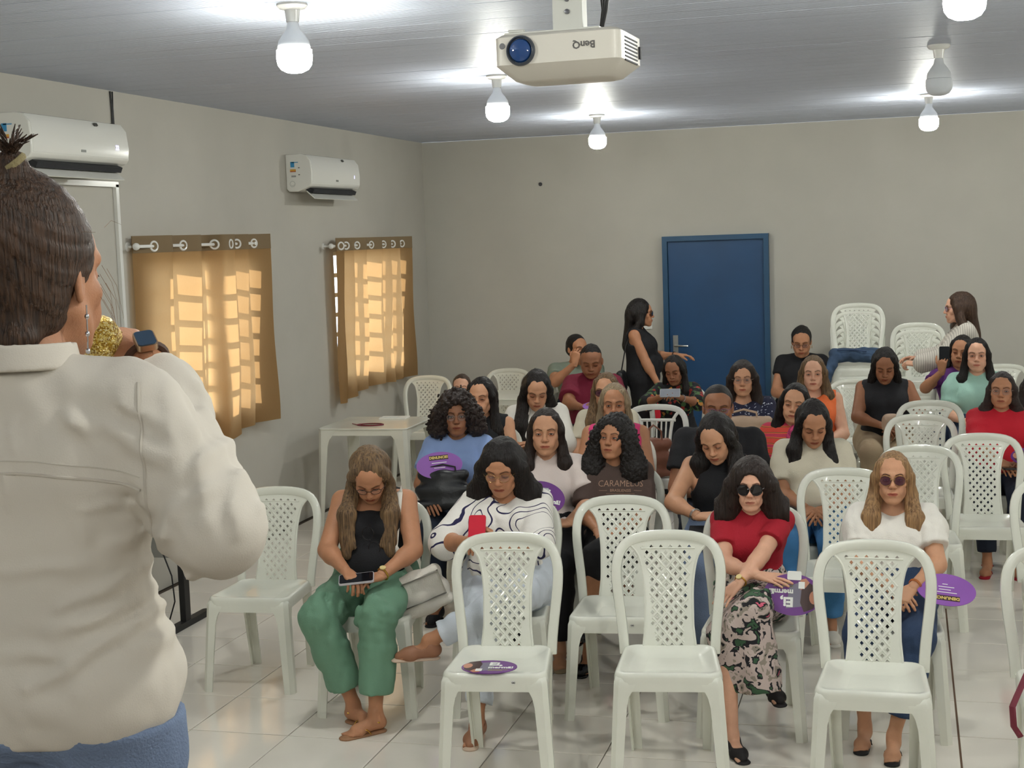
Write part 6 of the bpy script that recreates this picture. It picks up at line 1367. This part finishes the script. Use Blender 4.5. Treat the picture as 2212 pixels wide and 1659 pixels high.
# watch on her right wrist
d = nrm(f.wr[-1]-f.el[-1]); Rm = f.hm[-1][0]; cw_ = f.wr[-1]-d*.012; m = MB(); m.ring(cw_, .030, .006, d, 24, 6); wb = part(f, m, 'watch_band', mat('brown_strap', (70, 46, 34), .6))
nv = nrm(CPOS-wl(f, cw_)); nv = Rz(-f.rz)@nv; nv = nrm(nv*.6+V([0, 0, .9])); yy_ = nrm(d-nv*(d@nv)); Rw = np.stack([np.cross(yy_, nv), yy_, nv], 1)
m = MB(); m.rbox(cw_+nv*.034, (.032, .040, .010), .007, 4, Rw); wf = part(f, m, 'watch_case', mat('watch_gold_rim', (190, 160, 130), .3, .9), True, None, wb); m = MB(); m.rbox(cw_+nv*.0395, (.028, .036, .002), .006, 4, Rw); part(f, m, 'watch_screen', mat('watch_screen', (40, 62, 84), .08), True, None, wf)
# gold microphone
mc = held(f, -1, (-.01, -.075, -.035)); mouth = f.H((0, -.135, -.075)); dv = nrm(mouth-mc); c0 = wl(f, mc); dw = Rz(f.rz)@dv
M_GLIT = ramp_mat('gold_glitter', [(0, (240, 218, 130)), (.35, (206, 166, 60)), (.6, (166, 126, 44)), (.85, (255, 244, 190))], 'vcol', 420, rough=.3, bump=.8, bs=500); M_GLIT.node_tree.nodes['Principled BSDF'].inputs['Metallic'].default_value = .85
zz = dw; xx = nrm(np.cross((0, 0, 1), zz)); Rmic = np.stack([xx, np.cross(zz, xx), zz], 1)
mo = empty('microphone', tuple(c0), 0, 'gold glittering handheld microphone in the speaker\'s fist', 'microphone'); mo.matrix_world = m4(Rmic, c0); Lm = float(np.linalg.norm(mouth-mc))*f.s
m = MB(); m.lathe([(.004, -.14), (.014, -.138), (.017, -.05), (.020, Lm-.075), (.024, Lm-.066)], 24); m.build('mic_body', M_GLIT, mo, True)
m = MB(); m.lathe([(.024, Lm-.066), (.032, Lm-.055), (.0345, Lm-.035), (.0330, Lm-.015), (.024, Lm-.002), (.008, Lm+.004)], 28); m.build('mic_grille', M_GLIT, mo, True)
m = MB(); m.ring((0, 0, Lm-.055), .0335, .003, (0, 0, 1), 28, 6); m.build('mic_ring', gold, mo, True)
# ------------------------------------------------------------------ last things
fan(at(1057, 1441, 2, .447), Rz(.12)@Rx(.03), 'purple fan lying flat on the seat of the front empty chair', 'ei', rx=.105, ry=.075)
bag(V([cs.location.x+.02, cs.location.y-.03, .43]), Rz(.25), .25, .24, .11, mat('brown_bag_leather', (122, 74, 56), .5, bump=.15, bscale=40), 'brown handbag standing on the slatted white chair', flap=False, hw=.10)
bag(V([c12.location.x+.01, c12.location.y-.02, .44]), Rz(.2), .30, .27, .13, mat('wine_bag_leather', (110, 30, 48), .5), 'dark red handbag on the chair cut by the right edge', hw=.10)
m = MB(); b0 = V([c12.location.x, c12.location.y, 0]); m.tube([b0+V([-.11, -.10, .60]), b0+V([-.17, -.16, .53]), b0+V([-.212, -.215, .452]), b0+V([-.226, -.235, .425]), b0+V([-.222, -.24, .36]), b0+V([-.20, -.24, .325])], .013, 8, flat=.5)
so = m.build('strap', MATS['wine_bag_leather'], None, True); bb = [o for o in bpy.data.objects if o.name.startswith('handbag')][-1]; so.parent = bb; bpy.context.view_layer.update(); so.matrix_parent_inverse = bb.matrix_world.inverted()
# denim jacket folded over the taller stack's top seat
F = Field((-.32, -.32, -.25), (.32, .22, .16), .009); 
F.cone((-.16, -.08, .035), (.16, -.10, .03), .055, .05, .04); F.cone((-.14, .02, .035), (.15, .0, .035), .055, .05, .04); F.cone((-.17, -.05, .045), (-.02, -.12, .05), .04, .045, .03)
F.cone((-.17, -.12, .03), (-.23, -.18, -.12), .045, .035, .03); F.cone((.05, .0, .06), (.18, -.06, .05), .04, .04, .02); F.cone((-.22, -.17, -.10), (-.235, -.18, -.20), .035, .03, .02)
n1 = snoise(5, 60, 6); n2 = snoise(6, 120, 5); F.disp(lambda P: -.018*np.abs(n1(P))-.008*np.abs(n2(P))+.006, .03); v, q = F.mesh(); v = relax(v, q, 1)
jk = link('denim_jacket', mesh_np('denim_jacket', v, q, [CL('jacket_denim', (58, 78, 104), .9, var=.25, vscale=12)]), None, (-.40, 12.02, .066*8+.435)); tag(jk, 'blue denim jacket crumpled on the top seat of the taller chair stack', 'jacket')
m = MB(); m.tube([(-.15, -.13, .085), (-.05, -.165, .09), (.08, -.15, .075)], .006, 6); m.build('jacket_seam', MATS['cloth_denim'], jk, True)
